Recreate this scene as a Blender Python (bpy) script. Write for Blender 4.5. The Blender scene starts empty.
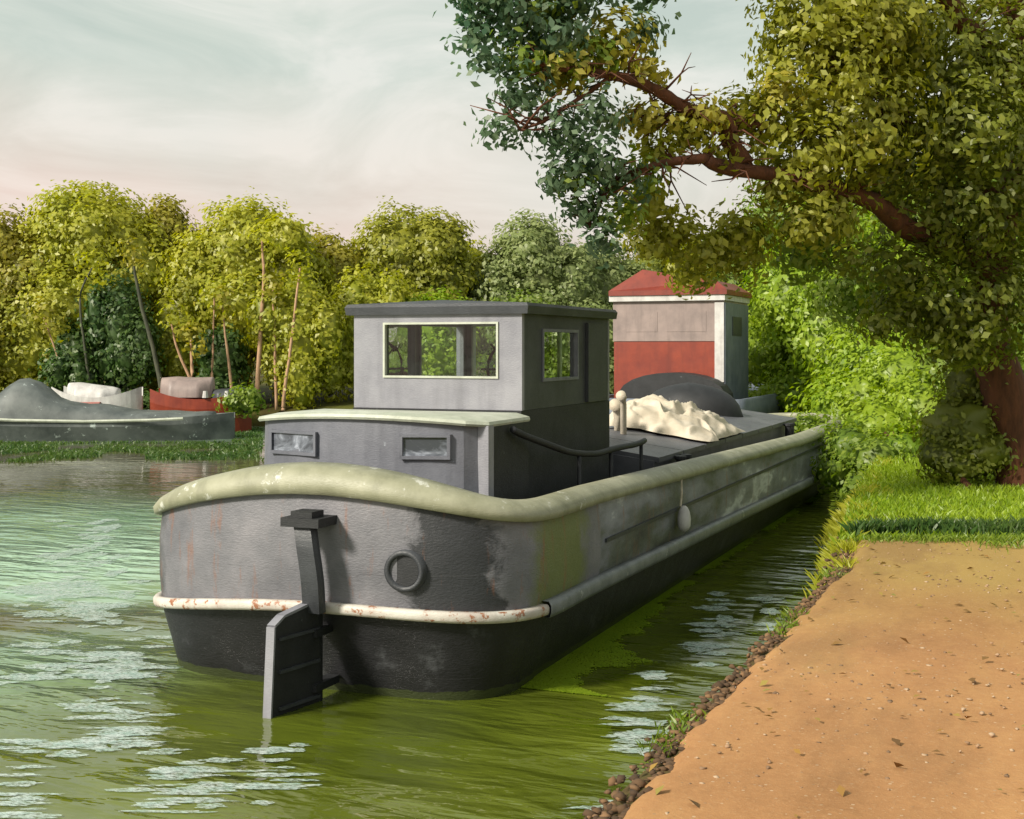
import bpy, bmesh, math, random
import numpy as np
from mathutils import Vector, Matrix, noise as mnoise
R = math.radians
random.seed(7)
scene = bpy.context.scene
C = scene.collection

# ------------------------------------------------------------------ camera frame used to lay the place out
F = 1300.0
YAW = math.atan(533 / F)
CY, SY = math.cos(YAW), math.sin(YAW)
EYE = 2.8
HOR = 347.0
def at(u, v, d):
    """world point at distance d along the look direction"""
    k = (u - 512) / F
    return Vector((d * (k * CY - SY), d * (CY + k * SY), EYE - d * (v - HOR) / F))

# ------------------------------------------------------------------ tagging
def tag(o, label=None, cat=None, group=None, kind=None):
    if label: o['label'] = label
    if cat: o['category'] = cat
    if group: o['group'] = group
    if kind: o['kind'] = kind
    return o
def empty(name, loc=(0, 0, 0), rz=0.0):
    o = bpy.data.objects.new(name, None); C.objects.link(o)
    o.location = loc; o.rotation_euler = (0, 0, rz); o.empty_display_size = .2
    return o
def link_mesh(name, me, material, parent=None, smooth=False):
    o = bpy.data.objects.new(name, me); C.objects.link(o)
    if material: me.materials.append(material)
    if smooth:
        me.polygons.foreach_set('use_smooth', [True] * len(me.polygons))
    if parent:
        o.parent = parent
        # geometry is authored in world space: cancel the parents' offset
        p = parent; m = Matrix.Identity(4)
        chain = []
        while p: chain.append(p); p = p.parent
        for q in reversed(chain):
            m = m @ Matrix.LocRotScale(q.location, q.rotation_euler, q.scale)
        me.transform(m.inverted())
    return o
def obj(name, bm, material, parent=None, smooth=False, bevel=0.0):
    if bevel:
        bmesh.ops.bevel(bm, geom=[e for e in bm.edges if len(e.link_faces) == 2 and e.calc_face_angle(0) > .6],
                        offset=bevel, segments=2, affect='EDGES')
    bmesh.ops.recalc_face_normals(bm, faces=bm.faces)
    me = bpy.data.meshes.new(name); bm.to_mesh(me); bm.free()
    o = link_mesh(name, me, material, parent, smooth)
    return o

# ------------------------------------------------------------------ shapes
def box(bm, x0, x1, y0, y1, z0, z1, M=None):
    vs = [bm.verts.new((x, y, z)) for z in (z0, z1) for y in (y0, y1) for x in (x0, x1)]
    for f in ((0, 2, 3, 1), (4, 5, 7, 6), (0, 1, 5, 4), (2, 6, 7, 3), (0, 4, 6, 2), (1, 3, 7, 5)):
        bm.faces.new([vs[i] for i in f])
    if M is not None:
        for v in vs: v.co = M @ v.co
    return vs
def tube(bm, pts, rad, seg=8, cap=True):
    pts = [Vector(p) for p in pts]
    rings = []
    up = Vector((0, 0, 1))
    for i, p in enumerate(pts):
        a = pts[max(i - 1, 0)]; b = pts[min(i + 1, len(pts) - 1)]
        t = (b - a).normalized()
        n = t.cross(up)
        if n.length < .05: n = t.cross(Vector((1, 0, 0)))
        n.normalize(); m = t.cross(n)
        r = rad[i] if isinstance(rad, (list, tuple)) else rad
        rings.append([bm.verts.new(p + r * (math.cos(2 * math.pi * k / seg) * n + math.sin(2 * math.pi * k / seg) * m)) for k in range(seg)])
    for a, b in zip(rings, rings[1:]):
        for k in range(seg):
            bm.faces.new((a[k], a[(k + 1) % seg], b[(k + 1) % seg], b[k]))
    if cap:
        bm.faces.new(rings[0][::-1]); bm.faces.new(rings[-1])
def grid(bm, rows, close_u=False, close_v=False):
    V = [[bm.verts.new(p) for p in r] for r in rows]
    nu = len(V); nv = len(V[0])
    for i in range(nu if close_u else nu - 1):
        for j in range(nv if close_v else nv - 1):
            a, b = V[i], V[(i + 1) % nu]
            k = (j + 1) % nv
            try: bm.faces.new((a[j], a[k], b[k], b[j]))
            except ValueError: pass
    return V
def wobble_path(pts, n, amp, seed=0):
    """smooth polyline through pts with a natural wander"""
    P = [Vector(p) for p in pts]; out = []
    for i in range(len(P) - 1):
        p0 = P[max(i - 1, 0)]; p1 = P[i]; p2 = P[i + 1]; p3 = P[min(i + 2, len(P) - 1)]
        for s in range(n):
            t = s / n
            q = .5 * ((2 * p1) + (-p0 + p2) * t + (2 * p0 - 5 * p1 + 4 * p2 - p3) * t * t + (-p0 + 3 * p1 - 3 * p2 + p3) * t ** 3)
            if i + s: q = q + amp * mnoise.noise_vector(q * 1.7 + Vector((seed, 0, 0)))
            out.append(q)
    out.append(P[-1]); return out

# ------------------------------------------------------------------ materials
def new_mat(name):
    m = bpy.data.materials.new(name); m.use_nodes = True
    nt = m.node_tree; nt.nodes.clear()
    out = nt.nodes.new('ShaderNodeOutputMaterial')
    return m, nt, out
def N(nt, t, **kw):
    n = nt.nodes.new(t)
    for k, v in kw.items(): setattr(n, k, v)
    return n
def L(nt, a, b): nt.links.new(a, b)
def ramp(nt, fac, stops, interp='LINEAR'):
    r = N(nt, 'ShaderNodeValToRGB'); r.color_ramp.interpolation = interp
    e = r.color_ramp.elements
    while len(e) < len(stops): e.new(.5)
    for el, (p, c) in zip(e, stops):
        el.position = p; el.color = (*c, 1) if len(c) == 3 else c
    L(nt, fac, r.inputs[0]); return r.outputs[0]
def noise_tex(nt, scale, detail=5, rough=.6, coord='Object', stretch=(1, 1, 1), rot=(0, 0, 0), dist=0.0, loc=(0, 0, 0)):
    tc = N(nt, 'ShaderNodeTexCoord'); mp = N(nt, 'ShaderNodeMapping')
    mp.inputs['Scale'].default_value = stretch; mp.inputs['Rotation'].default_value = rot
    mp.inputs['Location'].default_value = loc
    L(nt, tc.outputs[coord], mp.inputs['Vector'])
    n = N(nt, 'ShaderNodeTexNoise'); n.inputs['Scale'].default_value = scale
    n.inputs['Detail'].default_value = detail; n.inputs['Roughness'].default_value = rough
    n.inputs['Distortion'].default_value = dist
    L(nt, mp.outputs[0], n.inputs['Vector'])
    return n.outputs['Fac']
def mixc(nt, fac, a, b):
    m = N(nt, 'ShaderNodeMix', data_type='RGBA')
    if isinstance(fac, (int, float)): m.inputs[0].default_value = fac
    else: L(nt, fac, m.inputs[0])
    for i, x in ((6, a), (7, b)):
        if isinstance(x, tuple): m.inputs[i].default_value = (*x[:3], 1)
        else: L(nt, x, m.inputs[i])
    return m.outputs[2]
def math_(nt, op, a, b=0.0, c=None, clamp=False):
    m = N(nt, 'ShaderNodeMath', operation=op); m.use_clamp = clamp
    for i, x in enumerate((a, b) if c is None else (a, b, c)):
        if isinstance(x, (int, float)): m.inputs[i].default_value = x
        else: L(nt, x, m.inputs[i])
    return m.outputs[0]
def bump(nt, h, strength=.4, dist=.01):
    b = N(nt, 'ShaderNodeBump'); b.inputs['Strength'].default_value = strength
    b.inputs['Distance'].default_value = dist; L(nt, h, b.inputs['Height']); return b.outputs[0]

def paint(name, c1, c2, rough=.45, scale=2.5, worn=None, worn_amt=.62, streak=True, bmp=.35, metallic=0.0):
    """weathered brush-marked paint: two tones, rain streaks and optional worn-through colour"""
    m, nt, out = new_mat(name)
    p = N(nt, 'ShaderNodeBsdfPrincipled')
    big = noise_tex(nt, scale, 6, .65)
    col = ramp(nt, big, [(.35, c1), (.65, c2)])
    if streak:
        st = noise_tex(nt, 6, 5, .6, stretch=(1, 1, .12))
        col = mixc(nt, math_(nt, 'MULTIPLY', ramp(nt, st, [(.5, (0, 0, 0)), (.72, (1, 1, 1))]), .35), col, tuple(.45 * x for x in c1))
    if worn:
        w = noise_tex(nt, scale * 3.1, 8, .7, loc=(3, 1, 7))
        col = mixc(nt, ramp(nt, w, [(worn_amt, (0, 0, 0)), (worn_amt + .05, (1, 1, 1))]), col, worn)
    L(nt, col, p.inputs['Base Color'])
    fine = noise_tex(nt, 38, 4, .6, stretch=(1, 1, 3))
    r = math_(nt, 'MULTIPLY_ADD', fine, .35, rough - .17, clamp=True); L(nt, r, p.inputs['Roughness'])
    p.inputs['Metallic'].default_value = metallic
    hh = math_(nt, 'ADD', math_(nt, 'MULTIPLY', big, 2.0), fine)
    L(nt, bump(nt, hh, bmp, .008), p.inputs['Normal'])
    L(nt, p.outputs[0], out.inputs[0]); return m

def leaf_mat(name, ca, cb, cc, trans=.45, patch=.35):
    """foliage: hue varies leaf by leaf and by large patches of the crown"""
    m, nt, out = new_mat(name)
    g = N(nt, 'ShaderNodeNewGeometry')
    col = ramp(nt, g.outputs['Random Per Island'], [(0, ca), (.5, cb), (1, cc)])
    big = noise_tex(nt, patch, 3, .5, coord='Object')
    col2 = mixc(nt, ramp(nt, big, [(.42, (0, 0, 0)), (.6, (1, 1, 1))]), col, mixc(nt, .5, col, cc))
    d = N(nt, 'ShaderNodeBsdfDiffuse'); t = N(nt, 'ShaderNodeBsdfTranslucent')
    gl = N(nt, 'ShaderNodeBsdfGlossy'); gl.inputs['Roughness'].default_value = .45
    gl.inputs['Color'].default_value = (.5, .5, .45, 1)
    L(nt, col2, d.inputs[0])
    hs = N(nt, 'ShaderNodeHueSaturation'); hs.inputs['Value'].default_value = 1.25; hs.inputs['Saturation'].default_value = 1.1
    L(nt, col2, hs.inputs['Color']); L(nt, hs.outputs[0], t.inputs[0])
    mx = N(nt, 'ShaderNodeMixShader'); mx.inputs[0].default_value = trans
    L(nt, d.outputs[0], mx.inputs[1]); L(nt, t.outputs[0], mx.inputs[2])
    mx2 = N(nt, 'ShaderNodeMixShader'); mx2.inputs[0].default_value = .06
    L(nt, mx.outputs[0], mx2.inputs[1]); L(nt, gl.outputs[0], mx2.inputs[2])
    L(nt, mx2.outputs[0], out.inputs[0]); return m

def bark_mat(name, a, b):
    m, nt, out = new_mat(name)
    p = N(nt, 'ShaderNodeBsdfPrincipled'); p.inputs['Roughness'].default_value = .9
    n = noise_tex(nt, 9, 6, .7, stretch=(1, 1, .25))
    L(nt, ramp(nt, n, [(.3, a), (.7, b)]), p.inputs['Base Color'])
    L(nt, bump(nt, n, .9, .03), p.inputs['Normal']); L(nt, p.outputs[0], out.inputs[0]); return m

M = {}
M['hull'] = None
M['cap'] = paint('olive cream paint', (.21, .21, .135), (.33, .325, .23), .5, 2.2, worn=(.50, .50, .44), worn_amt=.6)
M['strake'] = paint('worn white strake', (.62, .60, .54), (.42, .36, .32), .5, 3, worn=(.28, .11, .05), worn_amt=.54)
M['strake_side'] = paint('grey strake', (.12, .13, .14), (.22, .23, .24), .45, 3, worn=(.42, .42, .42), worn_amt=.62)
M['grey'] = paint('mid grey paint', (.11, .115, .14), (.17, .175, .205), .45, 1.8, worn=(.4, .43, .48), worn_amt=.68)
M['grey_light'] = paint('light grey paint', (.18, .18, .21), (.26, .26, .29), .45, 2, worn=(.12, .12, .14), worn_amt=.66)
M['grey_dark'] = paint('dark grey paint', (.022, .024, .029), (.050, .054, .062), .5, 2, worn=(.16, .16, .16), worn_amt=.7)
M['trim'] = paint('pale green white trim', (.36, .39, .31), (.50, .52, .44), .5, 3, worn=(.3, .15, .08), worn_amt=.66)
M['black'] = paint('black shade', (.007, .008, .010), (.018, .019, .022), .62, 3, worn=(.09, .1, .11), worn_amt=.66)
M['deck'] = paint('dark deck', (.03, .032, .03), (.07, .068, .06), .6, 2, worn=(.14, .12, .08), worn_amt=.66)
M['slate'] = paint('slate hatch', (.06, .062, .072), (.11, .11, .125), .5, 1.5)
M['red'] = paint('red cabin paint', (.17, .018, .006), (.25, .034, .010), .5, 2)
M['redroof'] = paint('red brown roof', (.15, .018, .009), (.21, .030, .014), .5, 2)
M['pinkgrey'] = paint('faded pink grey panel', (.20, .155, .145), (.30, .23, .21), .5, 1.5)
M['white'] = paint('dirty white', (.42, .40, .39), (.58, .57, .55), .5, 3)
M['cream'] = paint('cream canvas', (.46, .40, .31), (.62, .55, .45), .9, 3, streak=False, bmp=.6)
M['blueside'] = paint('blue grey side shade', (.09, .11, .15), (.16, .18, .22), .5, 2)
M['tarpgrey'] = paint('grey green tarp', (.05, .06, .06), (.13, .145, .14), .6, 1.2, worn=(.42, .48, .46), worn_amt=.62, streak=False)
M['rope'] = paint('rope', (.35, .3, .22), (.5, .45, .35), .9, 20, streak=False)
M['bark'] = bark_mat('red brown bark', (.05, .018, .009), (.16, .055, .025))
M['bark_far'] = bark_mat('pale pinkish bark', (.30, .17, .10), (.52, .33, .20))
M['bark_dark'] = bark_mat('dark grey bark', (.03, .035, .025), (.10, .10, .06))

def hull_material():
    m, nt, out = new_mat('grey and black hull plating')
    p = N(nt, 'ShaderNodeBsdfPrincipled')
    tc = N(nt, 'ShaderNodeTexCoord'); sx = N(nt, 'ShaderNodeSeparateXYZ'); L(nt, tc.outputs['Object'], sx.inputs[0])
    X, Y, Z = sx.outputs
    big = noise_tex(nt, 1.6, 6, .62)
    up = ramp(nt, big, [(.32, (.10, .10, .115)), (.5, (.15, .148, .165)), (.7, (.22, .21, .23))])
    w = noise_tex(nt, 3.2, 6, .65, dist=.4)
    wob = math_(nt, 'MULTIPLY', math_(nt, 'SUBTRACT', w, .5), .7)
    def band(v, c, hw, soft):                                       # 1 inside |v-c|<hw
        a = math_(nt, 'ABSOLUTE', math_(nt, 'SUBTRACT', math_(nt, 'ADD', v, wob), c))
        return math_(nt, 'SUBTRACT', 1, math_(nt, 'DIVIDE', math_(nt, 'SUBTRACT', a, hw), soft, clamp=True), clamp=True)
    stern = math_(nt, 'LESS_THAN', Y, 2.4)
    # dark reflections painted on the stern plating, olive foliage reflection on the quarter
    f1 = math_(nt, 'MULTIPLY', math_(nt, 'MULTIPLY', band(X, 1.30, .24, .08), stern), .95)
    up = mixc(nt, f1, up, (.022, .024, .028))
    f2 = math_(nt, 'MULTIPLY', math_(nt, 'MULTIPLY', band(X, -1.72, .13, .2), stern), .8)
    up = mixc(nt, f2, up, (.04, .042, .046))
    f3 = math_(nt, 'MULTIPLY', band(Y, 1.35, .40, .22), math_(nt, 'GREATER_THAN', X, 1.60))
    up = mixc(nt, math_(nt, 'MULTIPLY', f3, .8), up, (.13, .155, .03))
    # side plating darker, with scraped pale patches and greenish tone
    side = math_(nt, 'GREATER_THAN', Y, 2.3)
    sp = noise_tex(nt, .9, 6, .6, stretch=(1, .5, 1.6), loc=(0, 4, 0))
    sidecol = ramp(nt, sp, [(.32, (.028, .03, .034)), (.43, (.09, .10, .09)), (.50, (.16, .165, .19)), (.58, (.24, .25, .28)), (.63, (.55, .57, .6)), (.70, (.25, .26, .29))])
    up = mixc(nt, side, up, sidecol)
    rs = noise_tex(nt, 7, 6, .7, stretch=(1, 1, .18))
    up = mixc(nt, math_(nt, 'MULTIPLY', ramp(nt, rs, [(.57, (0, 0, 0)), (.68, (1, 1, 1))]), .6), up, (.22, .085, .035))
    lowc = ramp(nt, noise_tex(nt, 3, 6, .7), [(.35, (.007, .007, .009)), (.58, (.014, .014, .017)), (.70, (.05, .052, .058))])
    # weed line just above the water
    wl = math_(nt, 'LESS_THAN', math_(nt, 'ADD', Z, math_(nt, 'MULTIPLY', wob, .15)), .07)
    lowc = mixc(nt, wl, lowc, (.035, .045, .014))
    at_ = N(nt, 'ShaderNodeAttribute', attribute_name='lower')
    col = mixc(nt, math_(nt, 'GREATER_THAN', at_.outputs['Fac'], .5), up, lowc)
    L(nt, col, p.inputs['Base Color'])
    fine = noise_tex(nt, 30, 4, .6, stretch=(1, 1, 2.5))
    L(nt, math_(nt, 'MULTIPLY_ADD', fine, .4, .33, clamp=True), p.inputs['Roughness'])
    def seam(c_, per, w_): return math_(nt, 'LESS_THAN', math_(nt, 'PINGPONG', c_, per), w_)
    sm = math_(nt, 'MAXIMUM', math_(nt, 'MULTIPLY', seam(Y, .95, .007), side), math_(nt, 'MULTIPLY', seam(X, .83, .006), math_(nt, 'SUBTRACT', 1, side)))
    sm = math_(nt, 'MAXIMUM', sm, seam(math_(nt, 'SUBTRACT', Z, 1.02), .42, .004))
    tcg = N(nt, 'ShaderNodeTexVoronoi'); tcg.inputs['Scale'].default_value = 3.2; L(nt, tc.outputs['Object'], tcg.inputs['Vector'])
    dent = math_(nt, 'MULTIPLY', tcg.outputs['Distance'], 1.6)
    hgt = math_(nt, 'ADD', math_(nt, 'ADD', math_(nt, 'MULTIPLY', big, 3), fine), dent)
    hgt = math_(nt, 'ADD', hgt, math_(nt, 'MULTIPLY', sm, 1.0))
    L(nt, bump(nt, hgt, .45, .012), p.inputs['Normal'])
    L(nt, p.outputs[0], out.inputs[0]); return m
M['hull'] = hull_material()

def glass_material():
    m, nt, out = new_mat('old window glass')
    gl = N(nt, 'ShaderNodeBsdfGlossy'); gl.inputs['Roughness'].default_value = .03
    tr = N(nt, 'ShaderNodeBsdfTransparent'); tr.inputs[0].default_value = (.9, .95, .9, 1)
    fr = N(nt, 'ShaderNodeFresnel'); fr.inputs['IOR'].default_value = 1.5
    n = noise_tex(nt, 2.0, 3, .5); L(nt, bump(nt, n, .25, .02), gl.inputs['Normal'])
    mx = N(nt, 'ShaderNodeMixShader')
    L(nt, math_(nt, 'ADD', fr.outputs[0], .02), mx.inputs[0]); L(nt, tr.outputs[0], mx.inputs[1]); L(nt, gl.outputs[0], mx.inputs[2])
    L(nt, mx.outputs[0], out.inputs[0]); return m
M['glass'] = glass_material()

# small breeze patches close to the towpath and out on the open water
RIPPLES = []
for (u, v, rx, ry) in ((632, 742, .30, .35), (642, 690, .25, .45), (718, 632, .25, .7), (771, 612, .10, .6), (90, 680, 1.0, .8), (210, 780, .5, .5), (70, 560, 1.3, 1.6)):
    q = at(u, v, EYE * F / (v - HOR)); RIPPLES.append((q.x, q.y, rx, ry))
def water_material():
    m, nt, out = new_mat('green canal water')
    p = N(nt, 'ShaderNodeBsdfPrincipled')
    murk = noise_tex(nt, .22, 4, .55, stretch=(1, .6, 1))
    tc = N(nt, 'ShaderNodeTexCoord'); sx = N(nt, 'ShaderNodeSeparateXYZ'); L(nt, tc.outputs['Object'], sx.inputs[0])
    # pale sky reflection painted into the open river's green, the slack water by the towpath is olive
    lr = math_(nt, 'MULTIPLY_ADD', math_(nt, 'ADD', sx.outputs[0], math_(nt, 'MULTIPLY', murk, 3)), -.28, -1.35, clamp=True)
    olive = ramp(nt, murk, [(.35, (.05, .07, .006)), (.65, (.12, .145, .014))])
    open_ = ramp(nt, murk, [(.35, (.10, .20, .12)), (.65, (.33, .48, .34))])
    # brown bank reflection painted into the base colour, in bands along view depth
    dep = math_(nt, 'ADD', math_(nt, 'MULTIPLY', sx.outputs[0], -SY), math_(nt, 'MULTIPLY', sx.outputs[1], CY))
    dep = math_(nt, 'ADD', dep, math_(nt, 'MULTIPLY', math_(nt, 'SUBTRACT', murk, .5), 9))
    def bnd(c_, w_): return math_(nt, 'SUBTRACT', 1, math_(nt, 'DIVIDE', math_(nt, 'ABSOLUTE', math_(nt, 'SUBTRACT', dep, c_)), w_, clamp=True), clamp=True)
    bank_refl = math_(nt, 'MAXIMUM', math_(nt, 'MINIMUM', math_(nt, 'MULTIPLY', bnd(31, 10), 2.2), 1), math_(nt, 'MULTIPLY', bnd(13.6, 1.8), 1.2), clamp=True)
    bank_refl = math_(nt, 'MULTIPLY', bank_refl, .85)
    L(nt, mixc(nt, math_(nt, 'MULTIPLY', bank_refl, lr), mixc(nt, lr, olive, open_), (.075, .040, .012)), p.inputs['Base Color'])
    p.inputs['Roughness'].default_value = .04; p.inputs['IOR'].default_value = 1.6
    a = noise_tex(nt, 1.0, 3, .5, stretch=(1.3, 3.6, 1), rot=(0, 0, YAW), dist=.3)
    b = noise_tex(nt, 1.0, 2, .5, stretch=(.45, 1.1, 1), rot=(0, 0, YAW + .2))
    c = noise_tex(nt, 1.0, 2, .5, stretch=(5, 11, 1), rot=(0, 0, YAW - .1))
    # patches of breeze
    gust = noise_tex(nt, .35, 2, .5, stretch=(.5, 1.2, 1), rot=(0, 0, YAW))
    gm = math_(nt, 'MULTIPLY_ADD', ramp(nt, gust, [(.4, (0, 0, 0)), (.65, (1, 1, 1))]), 1.0, .35)
    rip = None
    for (gx, gy, sx_, sy_) in RIPPLES:
        dx = math_(nt, 'DIVIDE', math_(nt, 'SUBTRACT', sx.outputs[0], gx), sx_); dy = math_(nt, 'DIVIDE', math_(nt, 'SUBTRACT', sx.outputs[1], gy), sy_)
        e = math_(nt, 'EXPONENT', math_(nt, 'MULTIPLY', math_(nt, 'ADD', math_(nt, 'MULTIPLY', dx, dx), math_(nt, 'MULTIPLY', dy, dy)), -1))
        rip = e if rip is None else math_(nt, 'MAXIMUM', rip, e)
    gm = math_(nt, 'ADD', gm, math_(nt, 'MULTIPLY', rip, 2.5))
    h = math_(nt, 'ADD', math_(nt, 'MULTIPLY', a, gm), math_(nt, 'MULTIPLY', b, 1.3))
    h = math_(nt, 'ADD', h, math_(nt, 'MULTIPLY', math_(nt, 'MULTIPLY', c, gm), .07))
    # sheltered water under the far bank lies calmer
    calm = math_(nt, 'MULTIPLY_ADD', math_(nt, 'DIVIDE', math_(nt, 'SUBTRACT', dep, 21), 6, clamp=True), -.88, 1.0)
    h = math_(nt, 'MULTIPLY', h, calm)
    L(nt, bump(nt, h, 1.0, .075), p.inputs['Normal'])
    L(nt, p.outputs[0], out.inputs[0]); return m
M['water'] = water_material()

def ground_mat(name, stops, scale, rough=.95, bs=.6, bd=.03, extra=None):
    m, nt, out = new_mat(name)
    p = N(nt, 'ShaderNodeBsdfPrincipled'); p.inputs['Roughness'].default_value = rough
    p.inputs['Specular IOR Level'].default_value = .15
    big = noise_tex(nt, scale, 7, .65, stretch=(1, .45, 1), rot=(0, 0, YAW - 1.57))
    fine = noise_tex(nt, scale * 24, 6, .7)
    f = math_(nt, 'ADD', math_(nt, 'MULTIPLY', big, .78), math_(nt, 'MULTIPLY', fine, .22))
    col = ramp(nt, f, stops)
    if extra:
        tc = N(nt, 'ShaderNodeTexCoord'); sx = N(nt, 'ShaderNodeSeparateXYZ'); L(nt, tc.outputs['Object'], sx.inputs[0])
        g = math_(nt, 'MULTIPLY_ADD', math_(nt, 'ADD', sx.outputs[1], math_(nt, 'MULTIPLY', big, 5)), .3, -3.0, clamp=True)
        col = mixc(nt, math_(nt, 'MULTIPLY', g, .6), col, extra)
        # scattered small stones
        vt = N(nt, 'ShaderNodeTexVoronoi'); vt.inputs['Scale'].default_value = 28; L(nt, tc.outputs['Object'], vt.inputs['Vector'])
        sm = math_(nt, 'LESS_THAN', vt.outputs['Distance'], .2)
        wn = N(nt, 'ShaderNodeSeparateColor'); L(nt, vt.outputs['Color'], wn.inputs[0])
        sm = math_(nt, 'MULTIPLY', sm, math_(nt, 'GREATER_THAN', wn.outputs[0], .62))
        col = mixc(nt, math_(nt, 'MULTIPLY', sm, .55), col, mixc(nt, wn.outputs[1], (.24, .14, .07), (.62, .48, .33)))
        f = math_(nt, 'ADD', f, math_(nt, 'MULTIPLY', sm, .12))
    if extra:
        worn_ = noise_tex(nt, .55, 6, .7, stretch=(1, .35, 1), rot=(0, 0, -.15), loc=(2, 5, 0))
        col = mixc(nt, math_(nt, 'MULTIPLY', ramp(nt, worn_, [(.50, (0, 0, 0)), (.60, (1, 1, 1))]), .45), col, (.19, .105, .05))
        gr = noise_tex(nt, 60, 3, .8); col = mixc(nt, math_(nt, 'MULTIPLY', ramp(nt, gr, [(.55, (0, 0, 0)), (.7, (1, 1, 1))]), .35), col, (.5, .34, .19))
        f = math_(nt, 'ADD', f, math_(nt, 'ADD', math_(nt, 'MULTIPLY', worn_, .8), math_(nt, 'MULTIPLY', gr, .15)))
    L(nt, col, p.inputs['Base Color'])
    L(nt, bump(nt, f, bs, bd), p.inputs['Normal'])
    L(nt, p.outputs[0], out.inputs[0]); return m
M['path'] = ground_mat('ochre sandy path', [(.30, (.26, .13, .055)), (.45, (.36, .185, .08)), (.58, (.43, .235, .10)), (.72, (.40, .26, .105))], .8, extra=(.30, .23, .06))
M['grass'] = ground_mat('bright meadow', [(.3, (.10, .15, .015)), (.5, (.17, .24, .02)), (.7, (.28, .31, .05))], .9)
M['earth'] = ground_mat('bank earth', [(.3, (.045, .03, .014)), (.5, (.09, .06, .025)), (.7, (.10, .11, .03))], 1.6)
M['farbank'] = ground_mat('far bank earth and grass', [(.3, (.04, .022, .010)), (.5, (.065, .06, .015)), (.7, (.11, .13, .02))], .6)

LM = {
 'yellow': leaf_mat('yellow green leaves', (.31, .34, .025), (.40, .42, .035), (.50, .48, .055), trans=.5),
 'olive': leaf_mat('olive leaves', (.21, .23, .02), (.29, .31, .03), (.38, .37, .045)),
 'golden': leaf_mat('golden olive leaves', (.25, .25, .02), (.34, .32, .032), (.42, .36, .055)),
 'lime': leaf_mat('lime leaves', (.15, .26, .014), (.25, .37, .02), (.34, .44, .03)),
 'mid': leaf_mat('mid green leaves', (.12, .20, .02), (.18, .27, .03), (.25, .32, .04)),
 'grey': leaf_mat('grey green leaves', (.19, .25, .08), (.26, .32, .11), (.33, .37, .15)),
 'dark': leaf_mat('dark green leaves', (.04, .095, .02), (.06, .13, .03), (.11, .17, .035)),
 'bluegreen': leaf_mat('blue green leaves', (.035, .10, .05), (.075, .15, .075), (.17, .24, .13)),
 'deep': leaf_mat('deep olive leaves', (.12, .15, .015), (.18, .21, .022), (.26, .28, .035)),
}

# ------------------------------------------------------------------ leaf clouds
def leaves_mesh(pos, nrm, size, rng, name='leaves'):
    """pos,nrm: (n,3); one bent diamond-shaped leaf per point"""
    n = len(pos)
    nrm = nrm / (np.linalg.norm(nrm, axis=1, keepdims=True) + 1e-9)
    r = rng.normal(size=(n, 3)); t = np.cross(nrm, r); t /= (np.linalg.norm(t, axis=1, keepdims=True) + 1e-9)
    b = np.cross(nrm, t)
    s = size * rng.uniform(.6, 1.35, (n, 1))
    w = s * rng.uniform(.24, .38, (n, 1)) 
    fold = nrm * s * .12
    v = np.empty((n, 4, 3))
    v[:, 0] = pos - t * s * .55; v[:, 1] = pos + b * w + fold; v[:, 2] = pos + t * s * .55; v[:, 3] = pos - b * w + fold
    me = bpy.data.meshes.new(name)
    me.vertices.add(n * 4); me.vertices.foreach_set('co', v.reshape(-1))
    me.loops.add(n * 4); me.loops.foreach_set('vertex_index', np.arange(n * 4, dtype=np.int32))
    me.polygons.add(n); me.polygons.foreach_set('loop_start', np.arange(0, n * 4, 4, dtype=np.int32))
    me.polygons.foreach_set('loop_total', np.full(n, 4, dtype=np.int32))
    me.update(calc_edges=True)
    return me
def lobe_points(lobes, density, rng, clump=.3, flat=.75, shell=.55):
    """lobes: (centre, (rx,ry,rz)); clumps of leaves through the outer part of each lobe"""
    P = []; Q = []
    for c, rad, *w in lobes:
        wt = w[0] if w else 1.0
        rad = np.array(rad if hasattr(rad, '__len__') else (rad,) * 3, float); c = np.array(c, float)
        area = 4 * np.pi * ((rad[0] * rad[1]) ** 1.6 / 3 + (rad[0] * rad[2]) ** 1.6 / 3 + (rad[1] * rad[2]) ** 1.6 / 3) ** (1 / 1.6)
        nc = max(4, int(area * .55 / clump ** 2 * wt)); per = max(3, int(density * clump ** 2 * 2.2))
        d = rng.normal(size=(nc, 3)); d /= np.linalg.norm(d, axis=1, keepdims=True)
        rr = rng.uniform(shell, 1.0, (nc, 1)) ** .7
        cc = c + d * rr * rad
        cn = d / rad; cn /= np.linalg.norm(cn, axis=1, keepdims=True)
        cs = clump * rng.uniform(.55, 1.35, (nc, 1, 1))
        off = rng.normal(size=(nc, per, 3)) * cs * np.array([.6, .6, .6 * flat])
        p = (cc[:, None] + off).reshape(-1, 3)
        nn = (cn[:, None] * .9 + off / (clump * 1.2) * .7 + np.array([0, 0, .35]) + rng.normal(size=(nc, per, 3)) * .34).reshape(-1, 3)
        P.append(p); Q.append(nn)
    return np.concatenate(P), np.concatenate(Q)
def core_bm(lobes, k=.72, seed=0):
    bm = bmesh.new()
    for i, (c, rad, *w) in enumerate(lobes):
        rad = rad if hasattr(rad, '__len__') else (rad,) * 3
        g = bmesh.ops.create_icosphere(bm, subdivisions=3, radius=1)
        for v in g['verts']:
            q = v.co * 2.3 + Vector((i * 3.1 + seed, 0, 0))
            s = k * (1 + .35 * mnoise.noise(q) + .18 * mnoise.noise(q * 2.7))
            v.co = Vector((c[0] + v.co.x * rad[0] * s, c[1] + v.co.y * rad[1] * s, c[2] + v.co.z * rad[2] * s))
    return bm
def join_core(me, lobes, k, seed):
    bm = core_bm(lobes, k, seed); bm.from_mesh(me)
    bm.to_mesh(me); bm.free(); return me

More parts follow.
